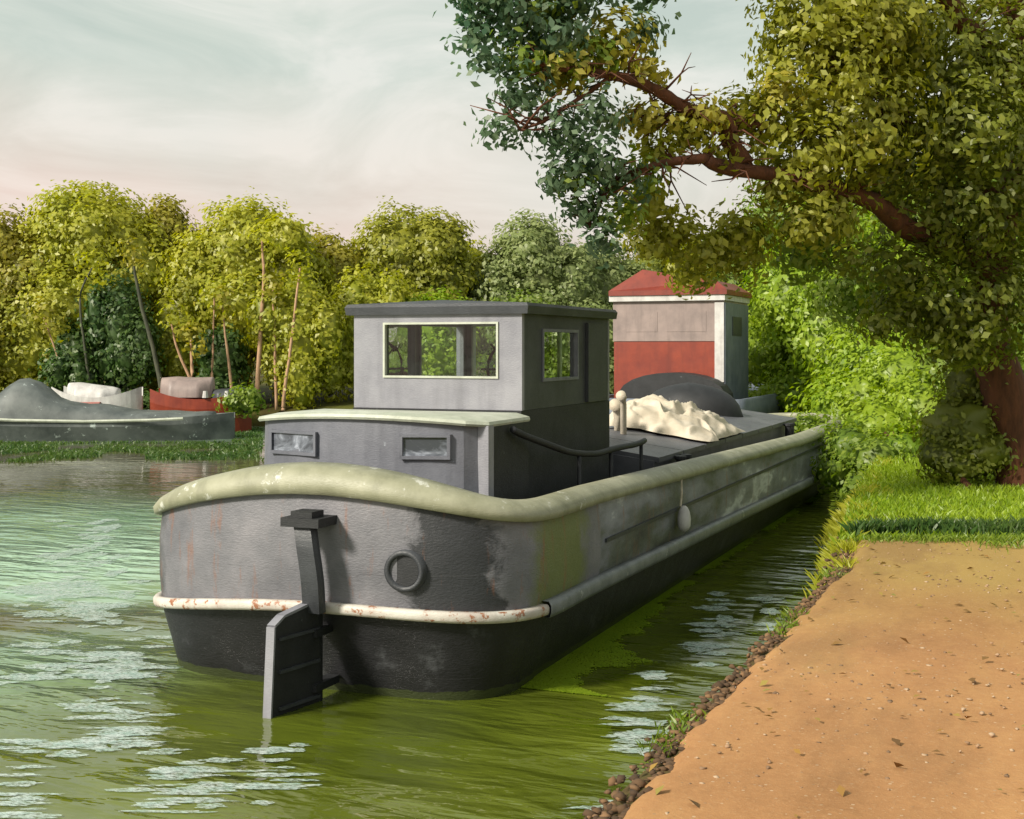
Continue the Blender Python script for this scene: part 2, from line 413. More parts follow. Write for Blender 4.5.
# ================================================================== SETTING
def edge_x(y):
    """right bank waterline edge, as x for a given y"""
    pts = [(-40, -1.55), (5, -1.62), (11, -1.58), (12.4, -1.70), (15, -1.95), (20, -2.35), (30, -2.9), (35, -4.2), (42, -5.2), (50, -5.6), (60, -4), (200, 10)]
    for (y0, x0), (y1, x1) in zip(pts, pts[1:]):
        if y <= y1:
            t = (y - y0) / (y1 - y0); return x0 + (x1 - x0) * t
    return pts[-1][1]
bm = bmesh.new()
S = 900
vs = [bm.verts.new(p) for p in ((-S, -200, 0), (S, -200, 0), (S, S, 0), (-S, S, 0))]
bm.faces.new(vs); water = obj('water', bm, M['water']); tag(water, 'green canal water with pale ripples around the barge', kind='structure')
bm = bmesh.new()
vs = [bm.verts.new(p) for p in ((-S * 1.5, -400, -1.6), (S * 1.5, -400, -1.6), (S * 1.5, S * 1.5, -1.6), (-S * 1.5, S * 1.5, -1.6))]
bm.faces.new(vs); tag(obj('ground', bm, M['earth']), 'dark river bed under the canal', kind='structure')

# right bank
ys = [-40, -20, -10, -5] + list(np.arange(-2, 22, .12)) + list(np.arange(22, 52, .8)) + [60, 80, 120, 200]
offs = [(-.55, -1.5), (-.22, -.3), (-.10, .25), (-.04, .62), (.0, .86), (.10, .955), (.4, .985), (1.2, .99), (3, .99), (8, 1.0), (25, 1.1), (80, 1.3), (400, 1.5)]
rows = []
for y in ys:
    x = edge_x(y); r = []
    for k, (o, z) in enumerate(offs):
        j = mnoise.noise(Vector((y * 1.3, k * .7, 0))) * .12 + mnoise.noise(Vector((y * 4.3, k * .9, 3))) * .06 if k < 6 else 0
        r.append((x + o + j, y, z + (mnoise.noise(Vector((y * 2, k, 5))) * .05 if 2 < k < 6 else 0)))
    rows.append(r)
bm = bmesh.new(); grid(bm, rows); tag(obj('river_bank', bm, M['grass'], smooth=True), 'grassy right bank beyond the towpath', kind='structure')

# earth lip of the bank beside the path (brown scars along the ragged edge)
bm = bmesh.new(); rows = []
for y in np.arange(-4, 14.5, .09):
    x = edge_x(y)
    j = mnoise.noise(Vector((y * 1.3, 2.8, 0))) * .12
    w = .32 + .22 * mnoise.noise(Vector((y * 1.9, 9, 0))) + .10 * mnoise.noise(Vector((y * 5.5, 4, 0)))
    rows.append([(x - .26 + j, y, -.3), (x - .145 + j, y, .3), (x - .07 + j, y, .66), (x - .02 + j, y, .93), (x + .10 + j * .6, y, .985), (x + .02 + w, y, 1.0), (x + .12 + w, y, .97)])
grid(bm, rows); tag(obj('bank_edge', bm, M['earth'], smooth=True), 'ragged brown earth edge between path and water', kind='structure')

# towpath sheet
bm = bmesh.new(); rows = []
Pn = 150
for i in range(Pn):
    t = i / (Pn - 1)
    y0 = -6 + t * 18.3
    row = []
    xs = [0] + list(np.linspace(.06, 3.2, 40)) + [4, 5, 6.5, 9, 13]
    lx = edge_x(y0) + .06 + .10 * mnoise.noise(Vector((y0 * 1.1, 0, 0))) + .14 * abs(mnoise.noise(Vector((y0 * 2.9, 7, 0)))) + .05 * mnoise.noise(Vector((y0 * 9, 7, 0)))
    for k, o in enumerate(xs):
        yy = y0 + t * t * .44 * o + ((.16 * mnoise.noise(Vector((o * 1.9, 3, 0))) + .09 * mnoise.noise(Vector((o * 6.3, 5, 0)))) * max(0, (i - Pn + 6) / 5))
        z = 1.03 + .016 * mnoise.noise(Vector((o * 1.5, yy * 1.5, 0))) - .012 * math.exp(-((o - 1.3) / .16) ** 2) - .012 * math.exp(-((o - 2.1) / .16) ** 2)
        if k == 0 : z = .975
        if i == Pn - 1: z = .985
        row.append((lx + o, yy, z))
    rows.append(row)
grid(bm, rows); tag(obj('towpath', bm, M['path'], smooth=True), 'ochre sandy towpath in the foreground', kind='structure')

# far bank: runs across the view about 46 m away
def far_pt(k, d, z): return (d * (k * CY - SY), d * (CY + k * SY), z)
rows = []
for i in range(141):
    k = -1.6 + i * .02
    jj = .5 * mnoise.noise(Vector((k * 9, 0, 0))) + .2 * mnoise.noise(Vector((k * 40, 0, 0)))
    d0 = 46 + jj + max(0, k - .1) * 25 + max(0, -.42 - k) * 10
    rows.append([far_pt(k, d0 + a, z + (.06 * mnoise.noise(Vector((k * 60, z, 0))) if z > 0 else 0)) for a, z in ((-.8, -1.5), (-.1, -.2), (.1, .35), (.6, .62), (2, .8), (6, 1.0), (20, 1.3), (60, 2.2), (200, 3), (800, 5))])
bm = bmesh.new(); grid(bm, rows); tag(obj('far_bank', bm, M['farbank'], smooth=True), 'low brown and green bank across the water', kind='structure')

# ================================================================== MAIN BARGE
XC, HW, YS, DEP = -5.57, 1.82, 8.98, 1.38
YC = YS + DEP; YB0, YB1 = 25.0, 30.6
def half_outline():
    pts = []
    n = 3.3; K = 34
    for i in range(K + 1):
        a = i / K * math.pi / 2
        pts.append((HW * math.sin(a) ** (2 / n), YC - DEP * math.cos(a) ** (2 / n)))
    y = YC
    for i in range(1, 40): pts.append((HW, YC + (YB0 - YC) * i / 40))
    for i in range(0, 22):
        a = i / 21 * math.pi / 2
        pts.append((HW * math.cos(a) ** .9 if i < 21 else 0.0, YB0 + (YB1 - YB0) * math.sin(a)))
    return pts
half = half_outline()
OUT = [(x, y) for x, y in half] + [(-x, y) for x, y in half[-2:0:-1]]
nO = len(OUT)
def normals(P):
    R_ = []
    for i in range(len(P)):
        a = Vector(P[i - 1]); b = Vector(P[(i + 1) % len(P)]); t = (b - a).normalized(); R_.append(Vector((-t.y, t.x)))   # inward for ccw
    return R_
NRM = normals(OUT)
def rise(x, y):
    r = 0
    if y < YC: r = max(0.0, 1 - abs(x / HW) ** 1.9)
    return r
def bow(y): return max(0.0, (y - 21.5) / 9.0) ** 2
def railz(x, y): return 1.49 + .06 * x / HW - .22 * min(1, max(0, y - 11) / 11) + .37 * rise(x, y)
def strakez(x, y): return .61 + .06 * x / HW - .17 * min(1, max(0, y - 11) / 11) + .12 * rise(x, y)
def ring(inset, zf):
    out = []
    for (x, y), n in zip(OUT, NRM):
        ii = inset(x, y) if callable(inset) else inset
        out.append((XC + x + n.x * ii, y + n.y * ii, zf(x, y) if callable(zf) else zf))
    return out
barge = empty('barge', (XC, YS, 0)); tag(barge, 'large grey and black canal barge with a wheelhouse, moored stern towards us', 'barge')
def low_in(x, y): return .27 if y > YC else .14 + .16 * rise(x, y) + (.13 if x > 0 else 0) * (y - YS) / DEP
bm = bmesh.new()
rr = [ring(lambda x, y: low_in(x, y) + .35, -.7), ring(lambda x, y: low_in(x, y) + .12, -.25), ring(low_in, -.02),
      ring(lambda x, y: low_in(x, y) * .62, lambda x, y: .22 + .06 * rise(x, y)), ring(lambda x, y: low_in(x, y) * .22, lambda x, y: strakez(x, y) - .1),
      ring(.02, lambda x, y: strakez(x, y))]
grid(bm, rr, close_v=True)
lay = bm.verts.layers.float.new('lower')
for v in bm.verts: v[lay] = 1.0
nlow = len(bm.verts)
rr2 = [ring(.022, lambda x, y: strakez(x, y)), ring(.0, lambda x, y: strakez(x, y) + .25 * (railz(x, y) - strakez(x, y))), ring(.0, lambda x, y: strakez(x, y) + .6 * (railz(x, y) - strakez(x, y))), ring(.03, lambda x, y: railz(x, y) - .1)]
grid(bm, rr2, close_v=True)
obj('hull', bm, M['hull'], barge, smooth=True)
# gunwale cap
bm = bmesh.new()
def capw(x, y): return .19 + .10 * rise(x, y)
def caph(x, y): return .155 + .075 * rise(x, y)
rr = [ring(.0, lambda x, y: railz(x, y) - caph(x, y) - .01), ring(-.045, lambda x, y: railz(x, y) - caph(x, y)), ring(-.055, lambda x, y: railz(x, y) - caph(x, y) * .65),
      ring(-.01, lambda x, y: railz(x, y) - .055), ring(.07, lambda x, y: railz(x, y) - .012),
      ring(lambda x, y: capw(x, y) - .03, lambda x, y: railz(x, y)), ring(capw, lambda x, y: railz(x, y) - .03), ring(capw, lambda x, y: railz(x, y) - .16), ring(.03, lambda x, y: railz(x, y) - .16)]
grid(bm, rr, close_u=True, close_v=True); obj('gunwale', bm, M['cap'], barge, smooth=True)
bm = bmesh.new()
rr = [ring(.06, lambda x, y: railz(x, y) - .15), ring(.10, .92)]; grid(bm, rr, close_v=True)
obj('bulwark', bm, M['grey_dark'], barge, smooth=True)
bm = bmesh.new(); bm.faces.new([bm.verts.new(p) for p in ring(.06, .95)]); obj('deck', bm, M['deck'], barge)
# rubbing strake: pale round the stern, grey along the sides
def strake(idx, mat_, hh, pr):
    bm = bmesh.new(); rows = []
    for i in idx:
        (x, y), n = OUT[i % nO], NRM[i % nO]; z = strakez(x, y)
        rows.append([(XC + x + n.x * a, y + n.y * a, z + b) for a, b in ((.03, -hh), (-pr * .8, -hh), (-pr, -hh * .4), (-pr, hh * .5), (-pr * .7, hh), (.03, hh))])
    grid(bm, rows, close_v=True); obj('rubbing_strake', bm, mat_, barge, smooth=True)
strake(range(-37, 31), M['strake'], .042, .055)
strake(range(30, 37 + 60), M['strake_side'], .065, .07)
strake(range(nO - 37 - 60, nO - 36), M['strake_side'], .065, .07)
# a second thin moulding high on each side
for sgn in (1, -1):
    bm = bmesh.new(); box(bm, XC + sgn * (HW - .005) , XC + sgn * (HW + .022), 11.4, 24.6, 1.0, 1.035); obj('side_moulding', bm, M['grey_dark'], barge)

# rudder
rud = None
bm = bmesh.new()
RX = -5.33
blade = [(RX, 8.97, -.35), (RX, 8.97, .70), (RX, 8.90, .80), (RX - .07, 8.52, .74), (RX - .09, 8.42, .68), (RX - .10, 8.38, -.05), (RX - .10, 8.44, -.3)]
for s in (-.045, .045): pass
va = [bm.verts.new((x - .03, y, z)) for x, y, z in blade]; vb = [bm.verts.new((x + .03, y, z)) for x, y, z in blade]
bm.faces.new(va); bm.faces.new(vb[::-1])
for i in range(len(va)): bm.faces.new((va[i], va[(i + 1) % len(va)], vb[(i + 1) % len(va)], vb[i]))
rudder = obj('rudder', bm, M['black'], barge, bevel=.012)
bm = bmesh.new()                                                    # pale flat bar along the trailing and top edge
edge = [Vector(p) for p in blade[1:7]]
for a, b in zip(edge, edge[1:]):
    dv = (b - a); 
    for s in (0,):
        n = Vector((0, dv.z, -dv.y)).normalized() * .016
        q = [a - n * .3, b - n * .3, b + n, a + n]
        v1 = [bm.verts.new(p + Vector((-.036, 0, 0))) for p in q]; v2 = [bm.verts.new(p + Vector((.036, 0, 0))) for p in q]
        bm.faces.new(v1); bm.faces.new(v2[::-1])
        for i in range(4): bm.faces.new((v1[i], v1[(i + 1) % 4], v2[(i + 1) % 4], v2[i]))
obj('edge_bar', bm, M['grey_light'], rudder)
bm = bmesh.new()                                                    # stiffeners
for z in (.05, .33, .58):
    bm = bmesh.new(); box(bm, -.012, .022, 0, .46, z - .012, z + .012, Matrix.Translation((RX - .055, 8.46, 0)) @ Matrix.Rotation(-.17, 4, 'Z')); obj('stiffener', bm, M['grey_dark'], rudder)
bm = bmesh.new()                                                    # pintle straps
for z in (.12, .55):
    bm = bmesh.new(); box(bm, RX - .06, RX + .05, 8.84, 9.2, z - .03, z + .03); obj('pintle', bm, M['black'], rudder)
bm = bmesh.new()
st = wobble_path([(RX - .03, 8.80, 1.42), (RX + .02, 8.76, 1.25), (RX + .05, 8.78, .98), (RX + .03, 8.84, .72)], 5, 0)
rows = []
for p in st: rows.append([(p.x + a, p.y + b, p.z) for a, b in ((-.075, -.05), (.075, -.05), (.085, 0), (.075, .05), (-.075, .05), (-.085, 0))])
V = grid(bm, rows, close_v=True); bm.faces.new(V[0]); bm.faces.new(V[-1][::-1])
obj('rudder_stock', bm, M['grey_dark'], barge, bevel=.006)
bm = bmesh.new(); box(bm, RX - .19, RX + .15, 8.70, 9.02, 1.40, 1.47); box(bm, RX - .11, RX + .08, 8.72, 8.9, 1.47, 1.52)
obj('rudder_head', bm, M['black'], barge, bevel=.015)

# stern porthole
def stern_y(dx):
    return YC - DEP * (max(0, 1 - abs(dx / HW) ** 3.3)) ** (1 / 3.3)
px = -4.60; py = stern_y(px - XC)
bm = bmesh.new()
ringp = []
for j, (r, yy) in enumerate(((.115, .03), (.125, -.035), (.16, -.035), (.172, .03))):
    ringp.append([(px + r * math.cos(2 * math.pi * i / 32), py + yy + .10 * r * math.cos(2 * math.pi * i / 32), 1.06 + r * math.sin(2 * math.pi * i / 32)) for i in range(32)])
grid(bm, ringp, close_v=True); ph = obj('porthole', bm, M['grey_dark'], barge, smooth=True)
bm = bmesh.new(); bm.faces.new([bm.verts.new((px + .118 * math.cos(2 * math.pi * i / 32), py - .012, 1.06 + .118 * math.sin(2 * math.pi * i / 32))) for i in range(32)])
obj('glass', bm, M['black'], ph)

# aft cabin trunk
bm = bmesh.new()
def trunk_outline(o, zt, rear_up=0.0):
    x0, x1 = -6.78 - o, -4.50 + o
    pts = []
    for i in range(17):
        t = i / 16; x = x0 + (x1 - x0) * t
        bow_ = .30 * (1 - (2 * t - 1) ** 2)
        rc = .0
        if i == 0 or i == 16: rc = .10
        pts.append((x, 10.30 - bow_ - o + rc, zt))
    pts.append((x1, 11.33, zt)); pts.append((x0, 11.33, zt))
    if zt > 2: pts = [(x, y, z + .07 * (1 - ((x + 5.64) / 1.2) ** 2) - .03) for x, y, z in pts]
    return pts
rows = [trunk_outline(0, .93), trunk_outline(0, 1.5), trunk_outline(-.01, 2.15)]
V = grid(bm, rows, close_v=True)
cabin = obj('aft_cabin', bm, M['grey'], barge)
bm = bmesh.new()
rows = [trunk_outline(-.02, 2.13), trunk_outline(.03, 2.13), trunk_outline(.04, 2.15), trunk_outline(.03, 2.175), trunk_outline(-.10, 2.195)]
V = grid(bm, rows, close_v=True); bm.faces.new(V[-1]); obj('roof', bm, M['trim'], cabin)
# small cabin windows with bright reflections painted into the panes at the two ends of the rear face
for (xa, xb) in ((-6.56, -5.98), (-5.16, -4.74)):
    bm = bmesh.new()
    def ry(x):
        t = (x + 6.78) / (2.28); return 10.30 - .30 * (1 - (2 * t - 1) ** 2)
    for (a, b, z0, z1) in ((xa, xb, 1.83, 1.86), (xa, xb, 2.02, 2.045), (xa, xa + .025, 1.86, 2.02), (xb - .025, xb, 1.86, 2.02)):
        ya, yb = ry(a), ry(b)
        q = [(a, ya - .035, z0), (b, yb - .035, z0), (b, yb - .035, z1), (a, ya - .035, z1)]
        v1 = [bm.verts.new(p) for p in q]; v2 = [bm.verts.new((p[0], p[1] + .06, p[2])) for p in q]
        bm.faces.new(v1); bm.faces.new(v2[::-1])
        for i in range(4): bm.faces.new((v1[i], v1[(i + 1) % 4], v2[(i + 1) % 4], v2[i]))
    fr = obj('window_frame', bm, M['grey'], cabin)
    bm = bmesh.new()
    bm.faces.new([bm.verts.new(p) for p in ((xa, ry(xa) - .012, 1.84), (xb, ry(xb) - .012, 1.84), (xb, ry(xb) - .012, 2.04), (xa, ry(xa) - .012, 2.04))])
    g, nt, out = new_mat('painted reflection glass'); p = N(nt, 'ShaderNodeBsdfPrincipled'); p.inputs['Roughness'].default_value = .12
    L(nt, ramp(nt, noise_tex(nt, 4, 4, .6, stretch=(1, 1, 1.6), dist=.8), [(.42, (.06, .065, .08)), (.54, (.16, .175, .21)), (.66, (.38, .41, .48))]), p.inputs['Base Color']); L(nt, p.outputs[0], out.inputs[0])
    obj('pane', bm, g, fr)
# black panel: shade of the trunk side put into colour; corner post
bm = bmesh.new(); box(bm, -4.515, -4.475, 10.42, 11.33, .95, 2.11); obj('shade_panel', bm, M['black'], cabin)
bm = bmesh.new(); box(bm, -4.56, -4.46, 10.34, 10.46, .95, 2.115); obj('corner_post', bm, M['grey_light'], cabin, bevel=.012)

# wheelhouse
WX0, WX1, WY0, WY1, WZ0, WZ1 = -6.36, -4.56, 11.40, 14.0, 2.20, 3.12
def wall_bm(holes_axis, fixed, a0, a1, z0, z1, holes, th=.06):
    """wall slab with rectangular openings; axis 'x' runs in x at y=fixed"""
    bm = bmesh.new()
    As = sorted({a0, a1, *[h[0] for h in holes], *[h[1] for h in holes]})
    Zs = sorted({z0, z1, *[h[2] for h in holes], *[h[3] for h in holes]})
    for a, b in zip(As, As[1:]):
        for c, d in zip(Zs, Zs[1:]):
            m_, n_ = (a + b) / 2, (c + d) / 2
            if any(h[0] < m_ < h[1] and h[2] < n_ < h[3] for h in holes): continue
            if holes_axis == 'x': box(bm, a, b, fixed - th / 2, fixed + th / 2, c, d)
            else: box(bm, fixed - th / 2, fixed + th / 2, a, b, c, d)
    bmesh.ops.remove_doubles(bm, verts=bm.verts, dist=1e-5)
    # drop the internal faces shared by neighbouring cells
    seen = {}
    for f in bm.faces:
        seen.setdefault(tuple(sorted(v.index for v in f.verts)), []).append(f)
    bm.verts.index_update()
    seen = {}
    for f in bm.faces: seen.setdefault(tuple(sorted(v.index for v in f.verts)), []).append(f)
    kill = [f for fs in seen.values() if len(fs) > 1 for f in fs]
    bmesh.ops.delete(bm, geom=kill, context='FACES_ONLY')
    return bm
bm = bmesh.new(); box(bm, WX0 + .0, WX1 - .0, WY0 - .05, WY1 + .03, .953, WZ0 - .003); obj('wheelhouse_base', bm, M['black'], barge, bevel=.01)  # shade below the wheelhouse side put in as black
wh = empty('wheelhouse', (0, 0, 0)); wh.parent = barge; wh.location = (WX0 / 2 + WX1 / 2 - XC, WY0 - YS, WZ0)
def wpart(name, bm, m, **k): return obj(name, bm, m, wh, **k)
rw = (WX0 + .33, WX1 - .24, 2.50, 3.04)
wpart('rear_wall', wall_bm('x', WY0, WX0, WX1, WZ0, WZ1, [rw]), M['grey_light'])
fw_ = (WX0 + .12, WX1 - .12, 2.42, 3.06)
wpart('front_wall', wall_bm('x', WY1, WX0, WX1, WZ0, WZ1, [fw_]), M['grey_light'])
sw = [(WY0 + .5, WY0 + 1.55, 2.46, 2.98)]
wpart('side_wall', wall_bm('y', WX1 - .032, WY0 + .032, WY1 - .032, WZ0, WZ1, sw), M['grey_dark'])  # side shade put into a darker grey than the end walls
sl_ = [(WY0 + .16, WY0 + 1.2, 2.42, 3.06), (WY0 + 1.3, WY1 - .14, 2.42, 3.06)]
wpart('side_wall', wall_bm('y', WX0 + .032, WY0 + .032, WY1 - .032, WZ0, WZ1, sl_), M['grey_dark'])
bm = bmesh.new()
rows = []
for (o, z) in ((-.02, 3.12), (.07, 3.115), (.08, 3.19), (.06, 3.22)):
    rows.append([(WX0 - o, WY0 - o, z), (WX1 + o, WY0 - o, z), (WX1 + o, WY1 + o, z), (WX0 - o, WY1 + o, z)])
V = grid(bm, rows, close_v=True); 
cx_ = [bm.verts.new(((WX0 + WX1) / 2, WY0 + .1, 3.26)), bm.verts.new(((WX0 + WX1) / 2, WY1 - .1, 3.26))]
t = V[-1]; bm.faces.new((t[0], t[1], cx_[0])); bm.faces.new((t[1], t[2], cx_[1], cx_[0])); bm.faces.new((t[2], t[3], cx_[1])); bm.faces.new((t[3], t[0], cx_[0], cx_[1])); bm.faces.new(V[0][::-1])
wpart('roof', bm, M['grey_dark'])
def window_x(y, h, mat_=None, mull=()):
    bm = bmesh.new(); a, b, c, d = h; w = .02
    for q in ((a, b, c, c + w), (a, b, d - w, d), (a, a + w, c + w, d - w), (b - w, b, c + w, d - w)): box(bm, q[0], q[1], y - .045, y + .045, q[2], q[3])
    for m_ in mull: box(bm, m_ - .015, m_ + .015, y - .04, y + .04, c + w, d - w)
    wpart('window_frame', bm, mat_ or M['grey_light'])
    bm = bmesh.new(); bm.faces.new([bm.verts.new(p) for p in ((a + w, y, c + w), (b - w, y, c + w), (b - w, y, d - w), (a + w, y, d - w))]); wpart('pane', bm, M['glass'])
def window_y(x, h):
    bm = bmesh.new(); a, b, c, d = h; w = .03
    for q in ((a, b, c, c + w), (a, b, d - w, d), (a, a + w, c + w, d - w), (b - w, b, c + w, d - w)): box(bm, x - .045, x + .045, q[0], q[1], q[2], q[3])
    wpart('window_frame', bm, M['grey'])
    bm = bmesh.new(); bm.faces.new([bm.verts.new(p) for p in ((x, a + w, c + w), (x, b - w, c + w), (x, b - w, d - w), (x, a + w, d - w))]); wpart('pane', bm, M['glass'])
window_x(WY0, rw, M['trim']); window_x(WY1, fw_, M['trim'], mull=(-5.75, -5.15))
for h in sw: window_y(WX1 - .032, h)
for h in sl_: window_y(WX0 + .032, h)
# door on the right side, reaching down past the trunk roof to the side deck
bm = bmesh.new(); box(bm, WX1 + .0, WX1 + .035, 13.2, 13.8, 2.21, 3.06)
wpart('door', bm, M['grey_dark'], bevel=.008)
# interior: wheel and console so the glass shows something
bm = bmesh.new()
for i in range(25):
    pass
import math as _m
pts = [(-5.47 + .32 * _m.cos(a * _m.pi / 12), 13.4, 2.55 + .32 * _m.sin(a * _m.pi / 12)) for a in range(25)]
tube(bm, pts, .018, 6)
for a in range(4):
    c_, s_ = _m.cos(a * _m.pi / 4), _m.sin(a * _m.pi / 4); tube(bm, [(-5.47 - .4 * c_, 13.4, 2.55 - .4 * s_), (-5.47 + .4 * c_, 13.4, 2.55 + .4 * s_)], .013, 6)
box(bm, -5.6, -5.34, 13.45, 13.9, 2.22, 2.5)
wpart('steering_wheel', bm, M['bark'])

# hatch forward of the wheelhouse: coaming and cover
def ridge(name, x0, x1, y0, y1, z0, z1, zr, m_, par, bev=.02):
    bm = bmesh.new(); xm = (x0 + x1) / 2
    a = [bm.verts.new(p) for p in ((x0, y0, z0), (x1, y0, z0), (x1, y0, z1), (xm, y0, zr), (x0, y0, z1))]
    b = [bm.verts.new(p) for p in ((x0, y1, z0), (x1, y1, z0), (x1, y1, z1), (xm, y1, zr), (x0, y1, z1))]
    bm.faces.new(a); bm.faces.new(b[::-1])
    for i in range(5): bm.faces.new((a[i], a[(i + 1) % 5], b[(i + 1) % 5], b[i]))
    return obj(name, bm, m_, par, bevel=bev)
hc = ridge('hatch_coaming', -6.75, -4.25, 14.75, 24.0, .94, 1.46, 1.62, M['slate'], barge)
for i in range(8):
    y = 14.8 + i * 1.15
    ridge('hatch_board', -6.80, -4.20, y, y + 1.12, 1.44, 1.50, 1.68, M['slate'], hc, .012)
# dark rubber ducting / rope coil curving along the side deck
bm = bmesh.new()
tube(bm, wobble_path([(-4.42, 10.8, 2.06), (-4.34, 11.3, 1.92), (-4.22, 12.0, 1.76), (-4.2, 13.0, 1.72), (-4.2, 14.2, 1.74)], 8, .02), .032, 10)
obj('handrail', bm, M['black'], barge, smooth=True)
bm = bmesh.new()
for y in (12.0, 13.0, 14.1):
    bm = bmesh.new(); tube(bm, [(-4.21, y, .95), (-4.21, y, 1.73)], .022, 8); obj('stanchion', bm, M['black'], barge, smooth=True)
# mooring bollards
for (x, y) in ((-4.12, 15.6), (-4.12, 22.8), (-6.80, 15.6), (-6.8, 22.8)):
    bm = bmesh.new()
    for o in (-.12, .12):
        tube(bm, [(x, y + o, .95), (x, y + o, 1.42), (x, y + o, 1.43), (x, y + o, 1.47)], [.055, .055, .075, .075], 12)
    obj('bollard', bm, M['black'], barge, smooth=False)
# cowl ventilators beside the wheelhouse (cream)
for (x, y, h_, r_) in ((-5.20, 16.6, 2.16, .07), (-5.38, 16.9, 2.02, .09)):
    bm = bmesh.new()
    tube(bm, [(x, y, 1.5), (x, y, h_ - .12), (x, y - .03, h_ - .04), (x, y - .12, h_)], [r_ * .6, r_ * .6, r_ * .8, r_], 14)
    obj('ventilator', bm, M['cream'], barge, smooth=True)

# cream tarpaulin lying over the hatch
tl = at(675, 420, 18.4)
bm = bmesh.new(); rows = []
for i in range(90):
    r = []
    for j in range(70):
        s, t = i / 89 * 2 - 1, j / 69 * 2 - 1
        x = -4.95 + s * .78 + .08 * mnoise.noise(Vector((t * 2, s * 3, 1)));
        y = 18.3 + t * 1.15 + .2 * mnoise.noise(Vector((s * 2, t * 3, 4)))
        base = 1.72 - .145 * abs(x + 5.5)
        e = max(0, 1 - (s * s) ** 1.2) * max(0, 1 - (t * t) ** 1.2)
        hmp = e ** .5 * (.10 + .24 * (1 - s) * .5 + .10 * max(0, 1 - 6 * abs(mnoise.noise(Vector((s * 1.8 - t, t * 1.8 + s, 21))))) + .14 * abs(mnoise.noise(Vector((s * 1.6, t * 1.2, 8)))) + .05 * abs(mnoise.noise(Vector((s * 5 + t * 3, t * 3, 2)))) + .05 * (1 - abs(mnoise.noise(Vector((s * 3 + t, t * 1.5, 12)))) * 3))
        r.append((x, y, base + hmp))
    rows.append(r)
grid(bm, rows); tp = obj('tarpaulin', bm, M['cream'], smooth=True); tag(tp, 'crumpled cream tarpaulin heaped on the grey hatch of the barge', 'tarpaulin')

# black upturned dinghy on the foredeck
bm = bmesh.new(); rows = []
for i in range(25):
    s = i / 24 * 2 - 1
    w_ = max(.02, (1 - abs(s) ** 2.6)) ** .6; hh = .52 * max(.02, (1 - abs(s) ** 3.2)) ** .5
    r = []
    for j in range(15):
        a = j / 14 * math.pi
        r.append((-5.75 + s * .92, 22.2 + .55 * w_ * math.cos(a) + .1 * s * s, 1.66 + hh * math.sin(a) ** .8 - .12 * abs(s) + .0))
    rows.append(r)
V = grid(bm, rows); dg = obj('dinghy', bm, M['black'], smooth=True); tag(dg, 'black upturned dinghy lying across the barge in front of the red cabin', 'dinghy')

# white fender hanging on the right side
fe = empty('fender', (-3.62, 13.9, .9)); tag(fe, 'small white fender hanging on a line from the right side of the grey barge', 'fender')
bm = bmesh.new(); zz = [(.78, .02), (.80, .05), (.84, .07), (.92, .075), (1.0, .06), (1.04, .04), (1.06, .02)]
tube(bm, [(-3.66 - .0, 13.9, z) for z, r in zz], [r for z, r in zz], 14); obj('body', bm, M['white'], fe, smooth=True)
bm = bmesh.new(); tube(bm, [(-3.70, 13.9, 1.05), (-3.695, 13.93, 1.2), (-3.71, 13.98, 1.33), (-3.85, 14.0, 1.335)], .013, 6); obj('line', bm, M['rope'], fe)

# ================================================================== RED CABIN BARGE beyond
rb = empty('barge', (-8.9, 31.6, 0)); tag(rb, 'further barge with a tall red and pink-grey cabin, moored beyond the grey one', 'barge')
def simple_hull(cx, hw, y0, y1, zr, stern=1.0, bowl=4.0, n=14):
    pts = []
    for i in range(n + 1):
        a = i / n * math.pi / 2; pts.append((hw * math.sin(a) ** .75, y0 + stern - stern * math.cos(a) ** .75))
    for i in range(1, 8): pts.append((hw, y0 + stern + (y1 - bowl - y0 - stern) * i / 8))
    for i in range(n + 1):
        a = i / n * math.pi / 2; pts.append((hw * max(0, math.cos(a)), y1 - bowl + bowl * math.sin(a)))
    out = pts + [(-x, y) for x, y in pts[-2:0:-1]]
    return [(cx + x, y) for x, y in out]
o2 = simple_hull(-8.95, 2.05, 31.4, 46, 1.5)
def offset2(P, ins):
    n_ = normals(P); return [(x + a.x * ins, y + a.y * ins) for (x, y), a in zip(P, n_)]
bm = bmesh.new(); grid(bm, [[(x, y, z) for x, y in offset2(o2, i_)] for i_, z in ((.5, -.6), (.25, 0), (.05, .6), (0, 1.0), (.0, 1.5), (.12, 1.5), (.12, 1.2))], close_v=True); obj('hull', bm, M['blueside'], rb, smooth=True)
bm = bmesh.new(); bm.faces.new([bm.verts.new((x, y, 1.25)) for x, y in offset2(o2, .1)]); obj('deck', bm, M['deck'], rb)
CX0, CX1, CY0_, CY1_ = -10.6, -7.65, 33.0, 35.8
bm = bmesh.new(); box(bm, CX0, CX1, CY0_, CY1_, 1.26, 2.95); cab = obj('lower_cabin', bm, M['red'], rb, bevel=.02)
bm = bmesh.new(); box(bm, CX0 - .02, CX1 + .02, CY0_ - .02, CY1_ + .02, 2.953, 4.0); up = obj('upper_cabin', bm, M['pinkgrey'], rb, bevel=.02)
bm = bmesh.new(); box(bm, CX0 - .1, CX1 + .06, CY0_ - .12, CY1_ + .1, 4.003, 4.15); obj('cornice', bm, M['white'], rb, bevel=.02)
bm = bmesh.new()
lo = [(CX0 - .1, CY0_ - .16, 4.153), (CX1 + .12, CY0_ - .16, 4.153), (CX1 + .12, CY1_ + .1, 4.153), (CX0 - .1, CY1_ + .1, 4.153)]
hi = [(CX0 + .7, CY0_ + .3, 4.86), (CX1 - .25, CY0_ + .3, 4.52), (CX1 - .25, CY1_ - .3, 4.52), (CX0 + .7, CY1_ - .3, 4.86)]
